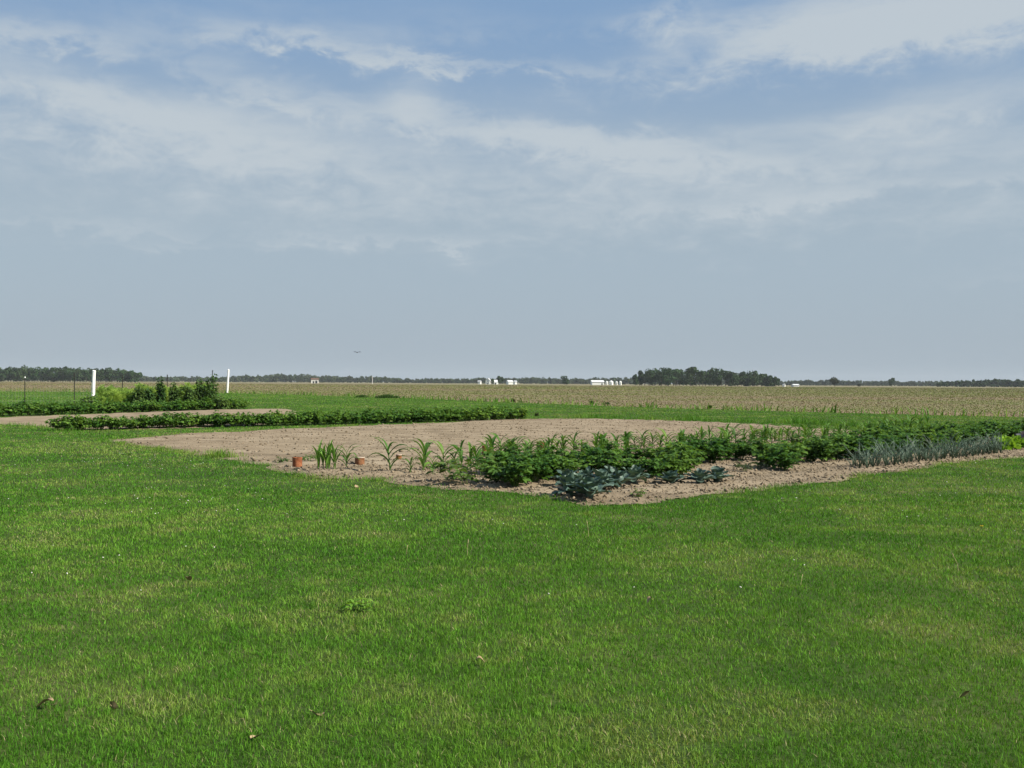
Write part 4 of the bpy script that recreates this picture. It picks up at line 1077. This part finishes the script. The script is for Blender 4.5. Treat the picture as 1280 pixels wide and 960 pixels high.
def stalk(p_, hpx, lean, label, seed, head=None):
    x, y = G(*p_); k = y/F; h = hpx*k; r = random.Random(seed)
    root = tag(empty('grass_stalk', (x, y, 0.0)), label, 'grass stalk')
    b = MB(); b.tube([(0, 0, 0), (lean*h*0.4, 0, h*0.55), (lean*h, 0.02, h)], [0.0022, 0.0018, 0.0012], 5); b.build('stem', M['straw'] if head is None else M['stem'], root)
    b = MB()
    if head is None:
        b.tube([(lean*h*0.8, 0.016, h*0.82), (lean*h*0.93, 0.018, h*0.93), (lean*h*1.02, 0.02, h*1.05)], [0.002, 0.0045, 0.001], 6); b.build('seed_head', M['straw'], root)
    else:
        for q in range(9):
            a = q*2*PI/9; b.add([(lean*h, 0.02, h), (lean*h+0.018*math.cos(a-.2), 0.02+0.018*math.sin(a-.2), h+0.006), (lean*h+0.022*math.cos(a), 0.02+0.022*math.sin(a), h+0.004), (lean*h+0.018*math.cos(a+.2), 0.02+0.018*math.sin(a+.2), h+0.006)], [(0, 1, 2, 3)])
        b.build('flower', head, root)
for i, (p_, hp, ln, lab) in enumerate([((584, 697), 22, 0.05, 'pale dry grass stalk standing in the middle of the lawn'), ((736, 672), 20, -0.12, 'dry grass stalk in the lawn below the front corner of the plot'),
        ((1199, 717), 24, -0.3, 'leaning pale grass stalk in the lawn at the right'), ((192, 628), 12, 0.1, 'short dry stalk in the lawn at the left'), ((1000, 735), 16, 0.25, 'bent straw stalk in the lawn right of centre'),
        ((508, 694), 12, 0.1, 'short straw stalk left of the taller pale stalk in the lawn'), ((1046, 610), 15, 0.0, 'thin straw stalk at the lawn edge below the onions')]):
    stalk(p_, hp, ln, lab, i)
stalk((1228, 665), 7, 0.05, 'small yellow dandelion in the lawn at the right', 9, M['yellow'])
stalk((1220, 551), 6, 0.05, 'yellow flower at the back of the bed above the lettuce', 10, M['yellow'])
def dry_leaf(p_, s, label, seed):
    x, y = G(*p_); r = np.random.default_rng(seed); b = MB(); K = 6; vs = []; a0 = r.uniform(0, 6)
    for i in range(K+1):
        t_ = i/K; w = s*0.34*math.sin(PI*(0.06+0.9*t_))**0.8; z = 0.022*math.sin(t_*3+seed)
        for j in (-1, 0, 1): vs.append((s*(t_-0.5), j*w, z+(0.35*w*abs(j))))
    fs = []
    for i in range(K):
        for j in range(2): a = i*3+j; fs.append((a, a+1, a+4, a+3))
    n_ = len(vs); vs += [(a_, b_, c_-0.0015) for a_, b_, c_ in vs]; fs += [tuple(q+n_ for q in f[::-1]) for f in fs]
    b.add(vs, fs); b.tube([(-s*0.5, 0, 0.0), (-s*0.75, s*0.05, 0.01)], [0.002, 0.001], 5)
    o = b.build('dry_leaf', M['dry'], loc=(x, y, 0.040)); o.rotation_euler = (r.uniform(-.15, .15), r.uniform(-.1, .2), a0)
    tag(o, label, 'dry leaf')
for i, (p_, s, lab) in enumerate([((56, 891), 0.075, 'curled brown dead leaf on the grass nearest the left edge'), ((142, 892), 0.05, 'small brown dead leaf right of the one nearest the left edge'), ((398, 900), 0.06, 'pale tan dead leaf on the grass at lower left centre'),
        ((320, 930), 0.06, 'brown dead leaf at the very bottom of the lawn'), ((236, 730), 0.07, 'tan dead leaf in the lawn at middle left'), ((600, 836), 0.05, 'reddish brown dead leaf below the lawn centre'),
        ((812, 758), 0.05, 'brown dead leaf in the lawn right of centre'), ((1206, 878), 0.05, 'tan dead leaf on the grass at lower right'), ((446, 611), 0.09, 'brown dead leaf on the grass just below the pale topped can')]):
    dry_leaf(p_, s, lab, i+1)
# a white plant label among the corn
x, y = G(858.5, 561); b = MB(); b.box(-0.018, 0.018, -0.002, 0.002, -0.04, 0.17); b.add([(-0.018, -0.002, 0.17), (0.018, -0.002, 0.17), (0.018, 0.002, 0.17), (-0.018, 0.002, 0.17), (0, -0.002, 0.185), (0, 0.002, 0.185)], [(0, 1, 4), (3, 5, 2), (1, 2, 5, 4), (0, 4, 5, 3)])
tag(b.build('plant_marker', M['plastic'], loc=(x, y, soilz(x, y))), 'small blank white plant marker stuck in the soil among the corn', 'plant marker')

# ------------------------------------------------------------------ air
b = MB(); b.box(-2600, 2600, -60, 3200, -1.5, 32)
mh, nt = new_mat('haze_air'); pv = N(nt, 'ShaderNodeVolumePrincipled'); pv.inputs['Color'].default_value = (0.86, 0.93, 1.0, 1); pv.inputs['Density'].default_value = 0.00008
o = N(nt, 'ShaderNodeOutputMaterial'); nt.links.new(pv.outputs[0], o.inputs['Volume'])
tag(b.build('haze', mh), 'thin summer haze that greys the distant trees', 'haze', kind='stuff')
